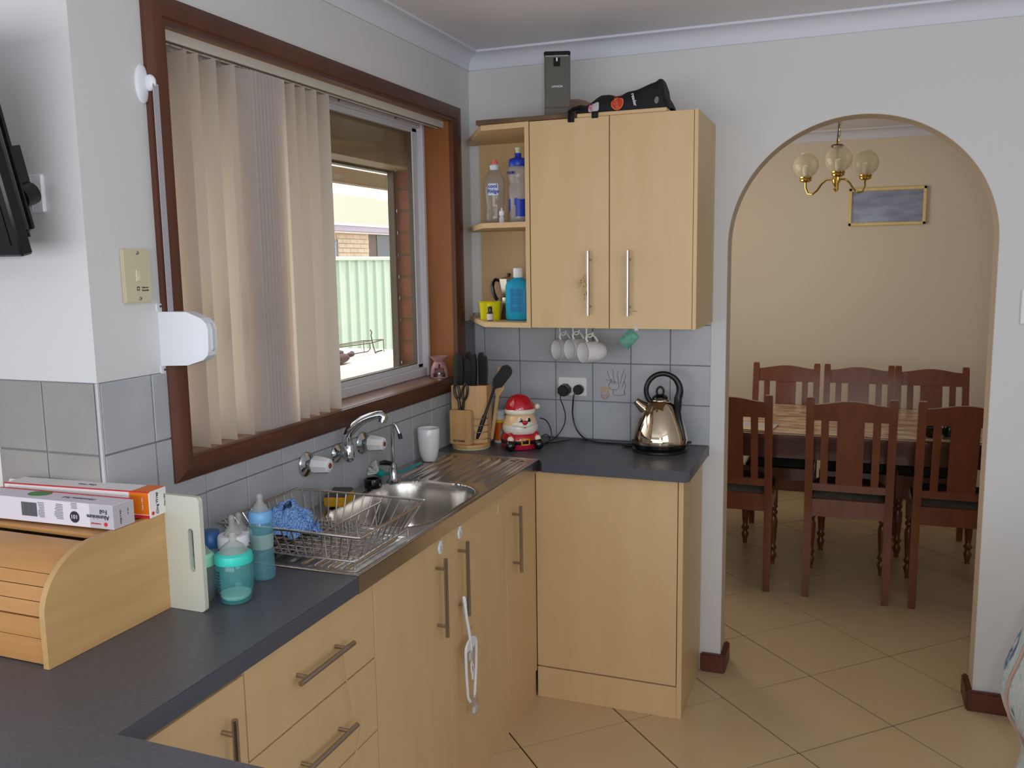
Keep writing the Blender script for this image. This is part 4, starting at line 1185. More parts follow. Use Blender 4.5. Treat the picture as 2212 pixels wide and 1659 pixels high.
for s in (-1, 1):
    a = math.radians(s*44)
    c = Vector((.066*math.sin(a), -.066*math.cos(a), 0))
    SJ(G().ball(c+Vector((s*.004, 0, .052)), .013, (1, 1, 1.3)), 'sleeve', M['red'], ang=180)
    SJ(G().ball(c+Vector((s*.007, -.007, .043)), .0135, (.95, .95, 1.05)), 'cuff', M['creamg'], ang=180)
    SJ(G().ball(c+Vector((s*.010, -.012, .0215)), .0205, (1, .95, 1.05)), 'mitten', M['blackgl'], ang=180)
g = G()
g.box((-.017, -.0765, .022), (.017, -.0725, .027), bev=.0012).box((-.017, -.0765, .043), (.017, -.0725, .048), bev=.0012).box((-.017, -.0765, .022), (-.012, -.0725, .048), bev=.0012).box((.012, -.0765, .022), (.017, -.0725, .048), bev=.0012)
SJ(g, 'buckle', M['yellowg'])

G().lathe([(0, 0), (.021, 0), (.0225, .003), (.0225, .010)], c=(vx, vy, .9005), n=28).lathe([(.0225, .094), (.0225, .1), (.018, .108), (.020, .110), (.0205, .126), (.019, .128), (0, .128)], c=(vx, vy, .9005), n=28).done('bottle_body', M['white'], vtb)
G().lathe([(.0227, .010), (.0228, .034)], c=(vx, vy, .9005), n=28).lathe([(.0228, .034), (.0228, .082)], c=(vx, vy, .9005), n=28).done('label_orange', mat('orange_label', (214, 84, 20), .4, col2=(224, 120, 24), scale=20), vtb)
G().lathe([(.0229, .082), (.0229, .094)], c=(vx, vy, .9005), n=28).done('label_yellow', mat('yellow_label', (226, 214, 50), .4), vtb)
G().box((vx+.010, vy-.0235, .930), (vx+.0195, vy-.014, .955)).done('label_panel', mat('grey_label', (150, 152, 160), .5), vtb)

# ---- kettle
kt = thing('electric_kettle', 'polished steel dome kettle with a black hoop handle on the right of the worktop', 'kettle', (.804, -.130, .9), rz=math.radians(11.5))
def K(g, n, m, **k): return g.done(n, m, kt, world=False, **k)
K(G().lathe([(0, 0), (.098, 0), (.102, .003), (.102, .010), (.096, .014), (.092, .016), (0, .016)], n=48), 'power_base', M['black'])
K(G().lathe([(0, .016), (.098, .016), (.1035, .022), (.104, .032), (.102, .034)], n=48), 'body_base', M['blackg'])
K(G().lathe([(.103, .033), (.1045, .040), (.1040, .050), (.100, .070), (.0905, .098), (.079, .125), (.0665, .150), (.053, .172), (.042, .184), (.034, .188)], n=64), 'body', mat('polished_steel', (214, 196, 170), .07, 1), ang=60)
K(G().lathe([(.034, .187), (.0345, .190), (.027, .198), (.012, .2015)], n=40), 'collar', mat('polished_steel', (214, 196, 170), .07, 1), ang=60)
K(G().lathe([(.030, .194), (.028, .202), (.018, .210), (.006, .213), (0, .213)], n=32), 'lid', M['blackg'])
K(G().tube([(.0125*math.cos(a), 0, .222+.0165*math.sin(a)) for a in [math.radians(-35+k*250/16) for k in range(17)]], .0042, n=10), 'lid_loop', M['black'])
hp = []
cxh, czh, rh = .010, .2255, .0615
for k in range(30):
    a = math.radians(232-k*(232+26)/29)
    hp.append((cxh+rh*math.cos(a), 0, czh+rh*math.sin(a)*1.02))
hp += [(.064, -.012, .170), (.063, -.030, .150), (.070, -.046, .120), (.081, -.055, .085), (.088, -.060, .050)]
rad = [.0095]*20+[.0102, .0106, .011, .0115, .012, .0125, .013, .0135, .014, .0145, .0145, .0125, .0095, .007, .0045]
K(G().tube(hp, .01, n=14, radii=rad), 'handle', M['black'], ang=60)
g = G()
sp0, sp1_ = Vector((-.068, 0, .148)), Vector((-.108, 0, .183))
g.tube([(-.040, 0, .150), (-.066, 0, .166), (-.088, 0, .186)], .02, n=18, radii=[.030, .021, .0135], flat=(1, 1), caps=False)
K(g, 'spout', mat('polished_steel', (214, 196, 170), .07, 1), ang=60)
K(G().box((.098, -.010, .028), (.116, .004, .036), bev=.002), 'switch', M['black'])
# power cords
def attach(o, par):
    m = Matrix.Translation(par.location) @ par.rotation_euler.to_matrix().to_4x4()
    o.data.transform(m.inverted()); o.parent = par
    return o
def cord(name, par, pts, r=.003):
    # catmull-rom smoothing
    P = [Vector(p) for p in pts]; out = []
    Q = [P[0]]+P+[P[-1]]
    for i in range(1, len(Q)-2):
        for t in [k/6 for k in range(6)]:
            a, b, c, d = Q[i-1], Q[i], Q[i+1], Q[i+2]
            out.append(.5*((2*b)+(-a+c)*t+(2*a-5*b+4*c-d)*t*t+(-a+3*b-3*c+d)*t**3))
    out.append(P[-1])
    return attach(G().tube(out, r, n=8).done(name, M['black'], None), par)
# ---- double socket with plugs
so = thing('double_power_socket', 'white double power socket on the tiles behind the bearded jar', 'socket', (.4285, -.006, 1.110))
G().box((.370, -.0125, 1.074), (.487, -.0052, 1.146), bev=.002, seg=2).done('plate', M['offwhite'], so)
for x in (.400, .456):
    G().lathe([(0, .0015), (.007, .0015), (.0075, 0), (.0105, 0), (.0105, .0015), (.0075, .0012)], mtx=T((x, -.0125, 1.132)) @ Matrix.Rotation(PI/2, 4, 'X')).done('rocker_switch', M['white'], so)
    g = G()
    g.box((x-.006, -.0132, 1.098), (x-.004, -.0125, 1.106)).box((x+.004, -.0132, 1.098), (x+.006, -.0125, 1.106)).done('pin_slot', M['text'], so)
attach(G().lathe([(0, .040), (.020, .040), (.0235, .036), (.0245, .012), (.026, 0), (0, 0)], n=8, mtx=T((.400, -.0135, 1.097)) @ Matrix.Rotation(PI/2, 4, 'X') @ Matrix.Rotation(PI/8, 4, 'Z')).done('power_plug', M['black']), sj)
attach(G().lathe([(0, .024), (.016, .024), (.0195, .020), (.020, 0), (0, 0)], n=28, mtx=T((.457, -.0135, 1.100)) @ Matrix.Rotation(PI/2, 4, 'X')).done('power_plug', M['black']), kt)
cord('power_cord', sj, [(.388, -.040, 1.078), (.388, -.042, 1.062), (.398, -.035, 1.03), (.404, -.03, .995), (.398, -.03, .955), (.380, -.05, .920), (.366, -.10, .904), (.350, -.15, .9035), (.352, -.18, .905), (.345, -.20, .91)], .0022)
cord('power_cord', kt, [(.448, -.036, 1.09), (.442, -.040, 1.075), (.438, -.038, 1.04), (.436, -.035, 1.00), (.446, -.035, .955), (.470, -.040, .922), (.505, -.055, .906), (.56, -.075, .9037), (.62, -.078, .9037), (.66, -.075, .9045), (.69, -.08, .907), (.712, -.09, .908)], .0032)
cord('power_cord', sj, [(.345, -.165, 1.005), (.362, -.15, .995), (.376, -.14, .968), (.382, -.14, .930), (.372, -.15, .906), (.36, -.165, .9035)], .0022)
cord('power_cord', sj, [(.352, -.155, .935), (.362, -.145, .938), (.374, -.14, .925), (.374, -.145, .906), (.39, -.12, .9035), (.43, -.06, .9035), (.47, -.045, .9035), (.50, -.05, .903)], .0020)
attach(G().ball((.68, -.105, .908), .03, (1.1, .5, .22)).done('cord_coil', M['black']), kt)

# ---- mugs on hooks
mug_n = Vector((-.64, -.77, 0)).normalized()
mug_ang = math.atan2(mug_n.y, mug_n.x)
def make_mug(lbl, x, y, z):
    # local: axis along +x (mouth at +x), handle up (+z)
    o = thing('mug', lbl, 'mug', (x, y, z), rz=mug_ang, group='white mugs hanging under the wall cabinet')
    Ry = Matrix.Rotation(PI/2, 4, 'Y')
    G().lathe([(0, -.090), (.020, -.090), (.028, -.086), (.0365, -.070), (.0385, -.05), (.0388, -.02), (.0392, 0), (.0375, .0005), (.0365, -.02), (.0365, -.05), (.034, -.072), (.024, -.083), (0, -.085)], n=36, mtx=Ry).done('mug_wall', M['ceramic'], o, world=False)
    G().tube([(-.020, 0, .037), (-.014, 0, .050), (-.018, 0, .062), (-.030, 0, .066), (-.044, 0, .062), (-.056, 0, .050), (-.066, 0, .034)], .0045, n=10, flat=(1.3, .8)).done('handle', M['ceramic'], o, world=False)
    G().tube([(.0006, .0383*math.cos(a), .0383*math.sin(a)) for a in [2*PI*k/32 for k in range(32)]], .0008, n=5, closed=True).done('rim_line', mat('rim_brown', (150, 130, 120), .4), o, world=False)
    return o
mps = [(.408, -.150, 1.270), (.480, -.215, 1.279), (.551, -.280, 1.276)]
mlb = ['white mug hanging leftmost under the wall cabinet', 'white mug hanging in the middle of the three', 'white mug hanging rightmost, nearest the green packet']
m0 = make_mug(mlb[0], *mps[0])
for p, l in zip(mps[1:], mlb[1:]): dup(m0, p, mug_ang, l)
hk0 = None
for i, p in enumerate(mps):
    lo = Vector((-.030*math.cos(mug_ang), -.030*math.sin(mug_ang), 0))
    c = Vector(p)+lo
    o = thing('cup_hook', ('left', 'middle', 'right')[i]+' white hook holding a mug under the wall cabinet', 'hook', (c.x, c.y, 1.371), group='hooks under the wall cabinet')
    zt = p[2]+.066
    zc_ = 1.371
    G().tube([(c.x-.012, c.y, zc_), (c.x-.012, c.y, zt+.004), (c.x-.010, c.y, zt-.008), (c.x, c.y, zt-.013), (c.x+.010, c.y, zt-.008), (c.x+.012, c.y, zt+.006)], .0032, n=8).box((c.x-.02, c.y-.006, zc_-.004), (c.x+.02, c.y+.006, zc_-.0002), bev=.001).done('hook_wire', mat('ivory_plastic', (226, 226, 208), .4), o)
# ---- green packet
gp = thing('scourer_packet', 'green foil packet taped to the lower edge of the wall cabinet door', 'packet', (.748, -.39, 1.34), )
Rg = T((.748, YU-.006, 1.338)) @ Matrix.Rotation(math.radians(40), 4, 'Y')
gg = G().box((-.022, -.006, -.030), (.022, .006, .030), bev=.003, seg=2)
# drawn tilted: long side runs from lower left to upper right
gg.done('packet', mat('green_foil', (8, 96, 72), .3, col2=(70, 150, 124), scale=40, contrast=1.6, bump=.5, bscale=90), gp, mtx=T((.748, YU-.008, 1.338)) @ Matrix.Rotation(math.radians(42), 4, 'Y'))
G().box((.765, YU-.0015, 1.366), (.778, YU-.0005, 1.384)).done('tape', M['clear'], gp)
# ---- keys
ky = thing('key_bunch', 'small bunch of keys hanging on the left wall cabinet handle', 'keys', (.602, YU-.03, 1.54))
km = mat('key_metal', (120, 100, 70), .3, 1)
g = G().tube([(.604+.010*math.cos(a), YU-.034, 1.545+.012*math.sin(a)) for a in [2*PI*k/16 for k in range(16)]], .001, n=5, closed=True)
g.done('ring', km, ky)
for dx, dz, rot in ((-.012, -.010, .5), (-.004, -.022, .15), (-.010, -.004, .9), (-.002, -.050, .1)):
    mm = T((.602+dx, YU-.036-dx*.1, 1.545+dz)) @ Matrix.Rotation(rot, 4, 'Y')
    G().cyl((0, -.001, 0), (0, .001, 0), .0065, n=12).box((-.002, -.001, -.026), (.002, .001, -.004)).done('key', km, ky, mtx=mm)
tag(G().tube([(.752, YU-.03, 1.437), (.755, YU-.028, 1.430), (.765, YU-.01, 1.434), (.775, YU-.004, 1.431)], .0008, n=4).done('wire_tie', M['wire']), 'tiny wire tie poking from the foot of the right wall cabinet handle', 'wire')

# ================================================================ SHELF ITEMS
def gl(name, prof, m, par, n=28): return G().lathe(prof, n=n).done(name, m, par, world=False, ang=50)
zs2 = 1.7442
wbt = thing('water_bottle', 'clear water bottle with a pink sports cap and blue printed name', 'bottle', (.203, -.243, zs2), rz=math.radians(20))
gl('bottle_body', [(0, .003), (.026, 0), (.034, .006), (.037, .02), (.036, .045), (.033, .060), (.036, .075), (.0385, .10), (.040, .120), (.0405, .150), (.037, .170), (.028, .186), (.0165, .196), (.0155, .204)], M['clear'], wbt, 36)
gl('neck_ring', [(.0155, .196), (.0175, .198), (.0165, .206), (.018, .208), (.018, .214), (.010, .220)], mat('white_clear', (206, 214, 224), .3), wbt)
gl('cap', [(.012, .216), (.012, .226), (.009, .229), (.009, .234), (0, .235)], mat('pink_cap', (232, 120, 112), .35), wbt)
g = G()
for k in range(12):
    a0, a1 = math.radians(236+k*4.5), math.radians(240.5+k*4.5)
    r = .0412
    v = [g.bm.verts.new((r*math.cos(a), r*math.sin(a), z)) for a, z in ((a0, .104), (a1, .104), (a1, .146), (a0, .146))]
    g.bm.faces.new(v)
g.done('label_panel', mat('label_pale_blue', (206, 216, 232), .5), wbt, world=False)
bl_ = mat('print_blue', (36, 70, 170), .45)
txt('lettering', 'cool', .019, bl_, wbt, frame((-.006, -.0425, .136), (1, 0, 0), (0, 0, 1)), bold=.0006)
txt('lettering', 'Ridge', .019, bl_, wbt, frame((-.004, -.0430, .118), (1, 0, 0), (0, 0, 1)), bold=.0006)
spb = thing('sports_bottle', 'frosted sports bottle with a blue screw top behind the cabinet edge', 'bottle', (.300, -.250, zs2), rz=0)
gl('bottle_body', [(0, .002), (.030, 0), (.035, .005), (.0365, .02), (.0365, .105), (.036, .13), (.0325, .142), (.032, .150), (.036, .160), (.0375, .175), (.037, .190), (.033, .202), (.031, .206)], M['frost'], spb, 36)
blp = mat('royal_blue_plastic', (30, 62, 190), .35)
gl('cap', [(.033, .204), (.034, .206), (.034, .222), (.033, .226), (.030, .232), (.014, .236), (.0115, .240), (.0115, .252), (0, .252)], blp, spb, 32)
gl('mouthpiece', [(.009, .250), (.009, .262), (.0115, .266), (.012, .272), (0, .273)], mat('clear_spout', (206, 206, 176), .3), spb)
g = G()
for k in range(26):
    a0, a1 = math.radians(195+k*7), math.radians(202+k*7)
    r = .0371
    z0 = .024+.0*k; z1 = .092+.006*math.sin(k*.3)
    if 2 < k < 11: z0, z1 = .030+.0035*k, .088
    if 5 < k < 10: continue
    v = [g.bm.verts.new((r*math.cos(a), r*math.sin(a), z)) for a, z in ((a0, z0), (a1, z0), (a1, z1), (a0, z1))]
    g.bm.faces.new(v)
g.done('blue_print', blp, spb, world=False)
txt('lettering', 'FLUID', .013, mat('print_navy', (30, 40, 130), .4), spb, frame((-.014, -.0378, .180), (.9, -.2, 0), (0, 0, 1)), bold=.0008)
dpb = thing('dropper_bottle', 'tiny white eye-drop bottle between the two drink bottles', 'bottle', (.246, -.285, zs2))
gl('bottle_body', [(0, 0), (.0095, 0), (.010, .003), (.010, .020), (.007, .025), (.007, .030)], mat('dropper_white', (206, 206, 210), .4), dpb)
gl('cap', [(.0098, .030), (.0098, .044), (.004, .048), (.003, .056), (0, .057)], M['white'], dpb)
# lower shelf
zs3 = 1.3892
mlq = thing('mouthwash_bottle', 'large turquoise mouthwash bottle with a white cap on the lower shelf', 'bottle', (.298, -.262, zs3))
tqm = glassy('turquoise_liquid_bottle', (.2, .6, .75), .12, milk=.85, body=(.03, .37, .60))
g = G()
pr_ = [(0, 0), (.80, 0), (.93, .004), (1.0, .010), (1, .118), (.97, .132), (.85, .142), (.55, .150), (.42, .153), (.36, .156), (.36, .166)]
g.lathe([(r*.050, z) for r, z in pr_], n=40)
for vv in g.bm.verts:
    vv.co.y *= .62
g.done('bottle_body', tqm, mlq, world=False, ang=60)
gl('cap', [(.0165, .158), (.0185, .160), (.0185, .190), (.0165, .193), (0, .193)], M['white'], mlq)
dkb = mat('label_dark_blue', (26, 84, 150), .5)
G().box((-.022, -.0305, .030), (.040, -.0285, .118)).done('label_panel', mat('label_blue', (34, 128, 178), .4), mlq, world=False)
g = G()
for k in range(20):
    if k in (5, 12): continue
    z = .034+k*.0042
    g.box((-.018+(0 if k > 16 else .0), -.0312, z), (.034-.012*random.random(), -.0300, z+.0014))
g.done('small_print', dkb, mlq, world=False)
mk = thing('moka_pot', 'aluminium moka pot with a black handle behind the yellow cups', 'coffee pot', (.228, -.175, zs3), rz=math.radians(8))
alp = mat('moka_aluminium', (206, 200, 192), .3, 1)
g = G().lathe([(0, 0), (.036, 0), (.038, .006), (.030, .062), (.030, .070)], n=8).lathe([(.033, .068), (.033, .082)], n=24)
g.done('boiler', alp, mk, world=False, ang=25)
g = G().lathe([(.026, .082), (.030, .090), (.042, .148), (.0425, .152)], n=8).lathe([(.0425, .150), (.020, .160), (.006, .164), (0, .164)], n=8)
g.done('upper_chamber', alp, mk, world=False, ang=25)
G().tube([(-.040, 0, .146), (-.052, 0, .150), (-.062, 0, .142), (-.066, 0, .122), (-.061, 0, .098), (-.052, 0, .078), (-.046, 0, .072)], .0085, n=10, flat=(1.2, .8)).done('handle', M['blackg'], mk, world=False)
G().lathe([(0, .160), (.006, .162), (.007, .172), (0, .175)], n=16).done('lid_knob', M['black'], mk, world=False)
yl = glassy('yellow_plastic', (.85, .8, .05), .2, milk=.75, body=(.74, .66, .01))
cupA = thing('plastic_cup', 'translucent yellow plastic cup, the left of two on the lower shelf', 'cup', (.158, -.235, zs3), group='yellow cups on the lower shelf')
gl('cup_wall', [(0, .002), (.022, .002), (.023, 0), (.027, .064), (.0305, .066), (.031, .069), (.028, .069), (.0235, .004), (0, .004)], yl, cupA)
cupB = dup(cupA, (.196, -.256, zs3), None, 'yellow plastic cup right beside the turquoise mouthwash bottle')
sbt = thing('dropper_bottle', 'small dark bottle with a white label in front of the yellow cups', 'bottle', (.200, -.305, zs3))
gl('bottle_body', [(0, 0), (.0105, 0), (.0115, .002), (.0115, .028), (.008, .034)], mat('amber', (54, 34, 22), .15), sbt)
gl('label', [(.0118, .003), (.0118, .026)], mat('paper_label', (206, 196, 188), .6), sbt)
gl('cap', [(.0085, .034), (.0085, .050), (.0075, .053), (0, .053)], M['blackg'], sbt)

# ================================================================ ON TOP OF THE WALL CABINET
tb = tag(G().box((.192, -.385, 2.0845), (.560, -.150, 2.101), bev=.002).done('wooden_tray', mat('dark_worn_board', (120, 92, 60), .5, col2=(70, 50, 38), scale=9, contrast=1.3)), 'brown wooden board overhanging the left end of the wall cabinet', 'board')
tb2 = tag(G().box((.562, -.380, 2.0845), (.868, -.150, 2.0975), bev=.002).done('wooden_tray', M['mapleedge']), 'pale wooden board lying under the black bag on the wall cabinet', 'board')
cf = thing('coffee_machine', 'tall grey capsule coffee machine on the cabinet, its front facing out', 'coffee machine', (.471, -.318, 2.1015))
gm = mat('smoked_grey_front', (92, 90, 84), .3, col2=(84, 82, 76), scale=3)
G().box((.4275, -.315, 2.102), (.5175, -.12, 2.318), bev=.006, seg=2).done('housing', mat('mauve_grey_side', (104, 92, 88), .4), cf)
G().box((.4310, -.3185, 2.135), (.5150, -.312, 2.306), bev=.001).done('front_panel', gm, cf)
G().box((.4310, -.3180, 2.102), (.5130, -.312, 2.133), bev=.001).done('drip_front', mat('mid_grey', (88, 84, 78), .5), cf)
G().box((.4265, -.321, 2.308), (.5185, -.118, 2.323), bev=.004).done('lid', M['blackg'], cf)
G().box((.4320, -.3225, 2.303), (.513, -.317, 2.309), bev=.001).done('chrome_trim', M['chrome'], cf)
G().box((.460, -.3205, 2.272), (.483, -.317, 2.301)).done('badge', M['blackg'], cf)
G().box((.469, -.3215, 2.289), (.474, -.3195, 2.301)).done('badge_mark', M['white'], cf)
text('lettering', 'LAVAZZA', .0088, M['white'], cf, frame((.472, -.3192, 2.205), (1, 0, 0), (0, 0, 1)), bold=.0002)
rotm = Matrix.Translation((.0025, -.0, 0)) @ Matrix.Rotation(math.radians(17.5), 4, 'Z')
for c_ in cf.children:
    c_.data.transform(rotm)
cf.location.x = .470
tag(G().ball((.452, -.060, 2.146), .062, (1.5, .75, .95)).done('round_hat_box', mat('dusky_mauve_plastic', (158, 132, 112), .6)), 'rounded dusky brown container behind the grey coffee machine', 'container')
# ---- black bag
bag = thing('shopping_bag', 'crumpled black shopping bag with red and white prints on the wall cabinet', 'bag', (.72, -.27, 2.0985))
topp = [(.553, .020), (.575, .034), (.60, .048), (.625, .062), (.65, .064), (.68, .060), (.70, .060), (.72, .068), (.75, .078), (.79, .089), (.815, .098), (.828, .108), (.838, .106), (.845, .085), (.846, .060), (.858, .035), (.868, .006)]
def topz(x):
    if x <= topp[0][0]: return topp[0][1]
    for (a, za), (b, zb_) in zip(topp, topp[1:]):
        if x <= b: return za+(zb_-za)*(x-a)/(b-a)
    return topp[-1][1]
def bagf(u, v):
    x = .548+u*.322
    h = topz(x)
    f = v*PI
    c = math.cos(f)
    yy = -.268-.082*(1-.2*u)*math.copysign(abs(c)**.45, c)
    n_ = noise.noise(Vector((x*26, v*3, 0)))*.006*math.sin(f)
    return Vector((x+n_, yy-n_, 2.0990+max(h*math.sin(f)+n_*1.2, 0)))
g = G().grid(bagf, 90, 90)
bfab = mat('black_bag_fabric', (22, 21, 24), .75, bump=.2, bscale=40)
g.done('bag_body', bfab, bag, ang=180)
def on_bag(u, v, off=.0015):
    p = bagf(u, v); a = bagf(u+.01, v)-p; b = bagf(u, v+.01)-p
    n = a.cross(b).normalized()
    if n.z-n.y < 0: n = -n
    return p+n*off
def patch(name, uc, vc, du, dv_, m, shape='ell', n=28, off=.0030):
    g = G()
    c = g.bm.verts.new(on_bag(uc, vc, off))
    ring = []; prev = None; rings_ = 5
    for rr_i in range(1, 6):
        ring = []
        for k in range(n):
            a = 2*PI*k/n
            ca, sa = math.cos(a), math.sin(a)
            if shape == 'rr':
                f = min(1/max(abs(ca), abs(sa)), 1.22)
                ca, sa = ca*f, sa*f
            ring.append(g.bm.verts.new(on_bag(uc+du*ca*rr_i/5, max(.012, vc+dv_*sa*rr_i/5), off)))
        for k in range(n):
            if prev is None: g.bm.faces.new((c, ring[k], ring[(k+1) % n]))
            else: g.bm.faces.new((prev[k], prev[(k+1) % n], ring[(k+1) % n], ring[k]))
        prev = ring
    return g.done(name, m, bag, ang=180)
patch('white_print', .20, .13, .056, .095, mat('bag_white', (200, 196, 206), .6), 'rr')
patch('orange_print', .45, .15, .066, .115, mat('bag_orange', (226, 116, 60), .6))
patch('red_print', .45, .15, .056, .098, mat('bag_red', (196, 62, 44), .6), off=.0040)
patch('red_fold', .44, .36, .05, .03, mat('bag_red', (196, 62, 44), .6))
patch('grey_print', .86, .09, .022, .035, mat('bag_grey', (120, 116, 116), .6))
p_ = on_bag(.45, .15, .005)
text('lettering', 'loyal', .020, mat('bag_orange', (226, 116, 60), .6), bag, frame(p_+Vector((0, -.003, 0)), (.25, 0, -.97), (.97, 0, .25)), bold=.0002)
p_ = on_bag(.63, .14, .005)
text('lettering', 'reader', .016, M['white'], bag, frame(p_+Vector((0, -.003, .002)), (.25, 0, -.97), (.97, -.1, .25)), bold=.0003)
p_ = on_bag(.20, .12, .005)
text('lettering', '2go', .017, mat('bag_pink', (214, 90, 120), .6), bag, frame(p_+Vector((-.006, -.002, 0)), (.15, 0, -.98), (.98, -.1, .15)), bold=.0002)
def ribbon(pts, w, name, m, par):
    g = G(); P = [Vector(p) for p in pts]
    A = [g.bm.verts.new(p+Vector((-w/2, 0, 0))) for p in P]; B = [g.bm.verts.new(p+Vector((w/2, 0, 0))) for p in P]
    for i in range(len(P)-1): g.bm.faces.new((A[i], A[i+1], B[i+1], B[i]))
    return g.done(name, m, par, ang=180, thick=.0018)
G().tube([(.537, YU-.004, 2.073), (.537, YU-.006, 2.103), (.545, -.372, 2.114), (.565, -.345, 2.124), (.590, -.335, 2.118), (.606, -.34, 2.106)], .0065, n=8, flat=(1.5, .35)).done('strap', bfab, bag)
ribbon([(.545, YU-.0035, 2.070), (.545, YU-.0035, 2.100), (.545, YU+.02, 2.1045)], .022, 'strap_end', bfab, bag)
ribbon([(.628, YU-.0035, 2.078), (.628, YU-.0035, 2.100), (.628, YU+.03, 2.1045)], .022, 'strap_end', bfab, bag)

# ================================================================ WALL FITTINGS LEFT OF WINDOW
pl = thing('wall_plate', 'cream telephone wall plate with two screws left of the window', 'wall plate', (0, -1.831, 1.586))
G().box((0, -1.871, 1.527), (.009, -1.791, 1.644), bev=.003, seg=2).done('plate', M['cream'], pl)
G().box((.009, -1.838, 1.574), (.0115, -1.826, 1.598), bev=.0008).box((.0112, -1.833, 1.578), (.013, -1.825, 1.586)).done('jack', mat('cream_jack', (214, 206, 176), .4), pl)
for z in (1.635, 1.537): G().lathe([(0, .002), (.003, .0018), (.0042, .0005), (.0042, 0)], n=16, mtx=T((.009, -1.829, z)) @ Matrix.Rotation(PI/2, 4, 'Y')).done('screw', M['chrome'], pl)
text('lettering', 'Telecom', .0055, M['text'], pl, frame((.0094, -1.814, 1.5605), (0, 1, 0), (0, 0, 1)))
text('lettering', 'Australia', .0055, M['text'], pl, frame((.0094, -1.813, 1.5545), (0, 1, 0), (0, 0, 1)))
G().cyl((.009, -1.833, 1.5585), (.0094, -1.833, 1.5585), .0048, n=20).done('emblem', M['text'], pl)
G().box((.0093, -1.838, 1.5575), (.0097, -1.828, 1.5595)).box((.0093, -1.8338, 1.5550), (.0097, -1.8322, 1.5615)).done('emblem_mark', M['cream'], pl)
wd = thing('strap_winder', 'white roller shutter strap winder box projecting beside the window frame', 'winder', (0, -1.76, 1.44))
G().prism([(.0, 1.383), (.074, 1.386), (.118, 1.399), (.130, 1.409), (.134, 1.422), (.1355, 1.466), (.131, 1.480), (.118, 1.491), (.079, 1.505), (0, 1.505)], 'y', -1.771, -1.742).done('winder_case', M['white'], wd, ang=20)
G().prism([(.0, 1.387), (.074, 1.390), (.114, 1.402), (.128, 1.414), (.1375, 1.422), (.1385, 1.466), (.134, 1.478), (.114, 1.4915), (.079, 1.5015), (0, 1.5015)], 'y', -1.760, -1.752).done('case_seam', mat('seam_grey', (200, 204, 212), .4), wd, ang=20)
for z0, z1, zs in ((1.505, 1.523, 1.517), (1.366, 1.383, 1.374)):
    G().prism([(-1.776, z0 if z0 > 1.45 else z1), (-1.745, z0 if z0 > 1.45 else z1), (-1.752, z1 if z0 > 1.45 else z0), (-1.776, z1 if z0 > 1.45 else z0)], 'x', 0, .004).done('fixing_tab', M['white'], wd)
    G().cyl((.004, -1.766, zs), (.0052, -1.766, zs), .0028, n=12).done('screw', M['bronze'], wd)
sg = thing('strap_guide', 'white oval strap guide high beside the window frame', 'strap guide', (0, -1.765, 2.0))
G().ball((.002, -1.772, 1.997), .042, (.2, .5, 1.0)).ball((.014, -1.762, 2.0), .016, (1.0, .55, 1.1)).done('guide_cover', M['white'], sg, ang=180)
tag(G().box((.026, -1.768, 1.50), (.028, -1.752, 1.997)).done('shutter_strap', mat('grey_webbing', (168, 166, 172), .8)), 'grey webbing strap running from the guide down to the winder', 'strap')
# ---- switch & outlet on left wall, TV
sw = thing('switch_plate', 'white switch plate on the wall behind the television corner', 'switch', (-.13, -1.956, 1.757))
G().box((-.19, -1.966, 1.718), (-.094, -1.9562, 1.795), bev=.003).done('plate', M['white'], sw)
G().box((-.125, -1.968, 1.722), (-.1235, -1.9655, 1.79)).done('groove', mat('grey_slot', (176, 180, 196), .5), sw)
ol = thing('power_outlet', 'white power outlet on the warm grey tiles behind the wrap boxes', 'outlet', (-.2, -1.961, 1.115))
G().box((-.260, -1.972, 1.078), (-.141, -1.9612, 1.150), bev=.002).done('plate', M['offwhite'], ol)
G().box((-.245, -1.9728, 1.10), (-.16, -1.9715, 1.138)).done('face', M['white'], ol)
tv = thing('television', 'black wall-mounted television cut off by the left edge', 'television', (-.040, -2.06, 1.63))
tv.rotation_euler = (math.radians(13), 0, 0)
G().box((-.72, -.012, 0), (0, .016, .42), bev=.004).done('bezel', M['blackg'], tv, world=False)
G().box((-.70, -.0135, .022), (-.02, -.011, .40)).done('screen', mat('tv_screen', (8, 8, 9), .25), tv, world=False)
G().box((-.64, .016, .03), (-.004, .050, .34), bev=.015, seg=3).done('rear_shell', M['black'], tv, world=False)
G().cyl((-.03, .045, .105), (-.03, .075, .11), .022, n=24).box((-.16, .045, .09), (-.05, .095, .2)).done('wall_bracket', M['black'], tv, world=False)

sw2 = thing('switch_plate', 'pale switch plate on the wall right of the arch', 'switch', (2.02, 0, 1.43))
G().box((1.976, -.010, 1.374), (2.055, -.0003, 1.490), bev=.003).done('plate', M['offwhite'], sw2)
G().box((2.008, -.013, 1.42), (2.024, -.0095, 1.446), bev=.001).done('rocker', M['white'], sw2)

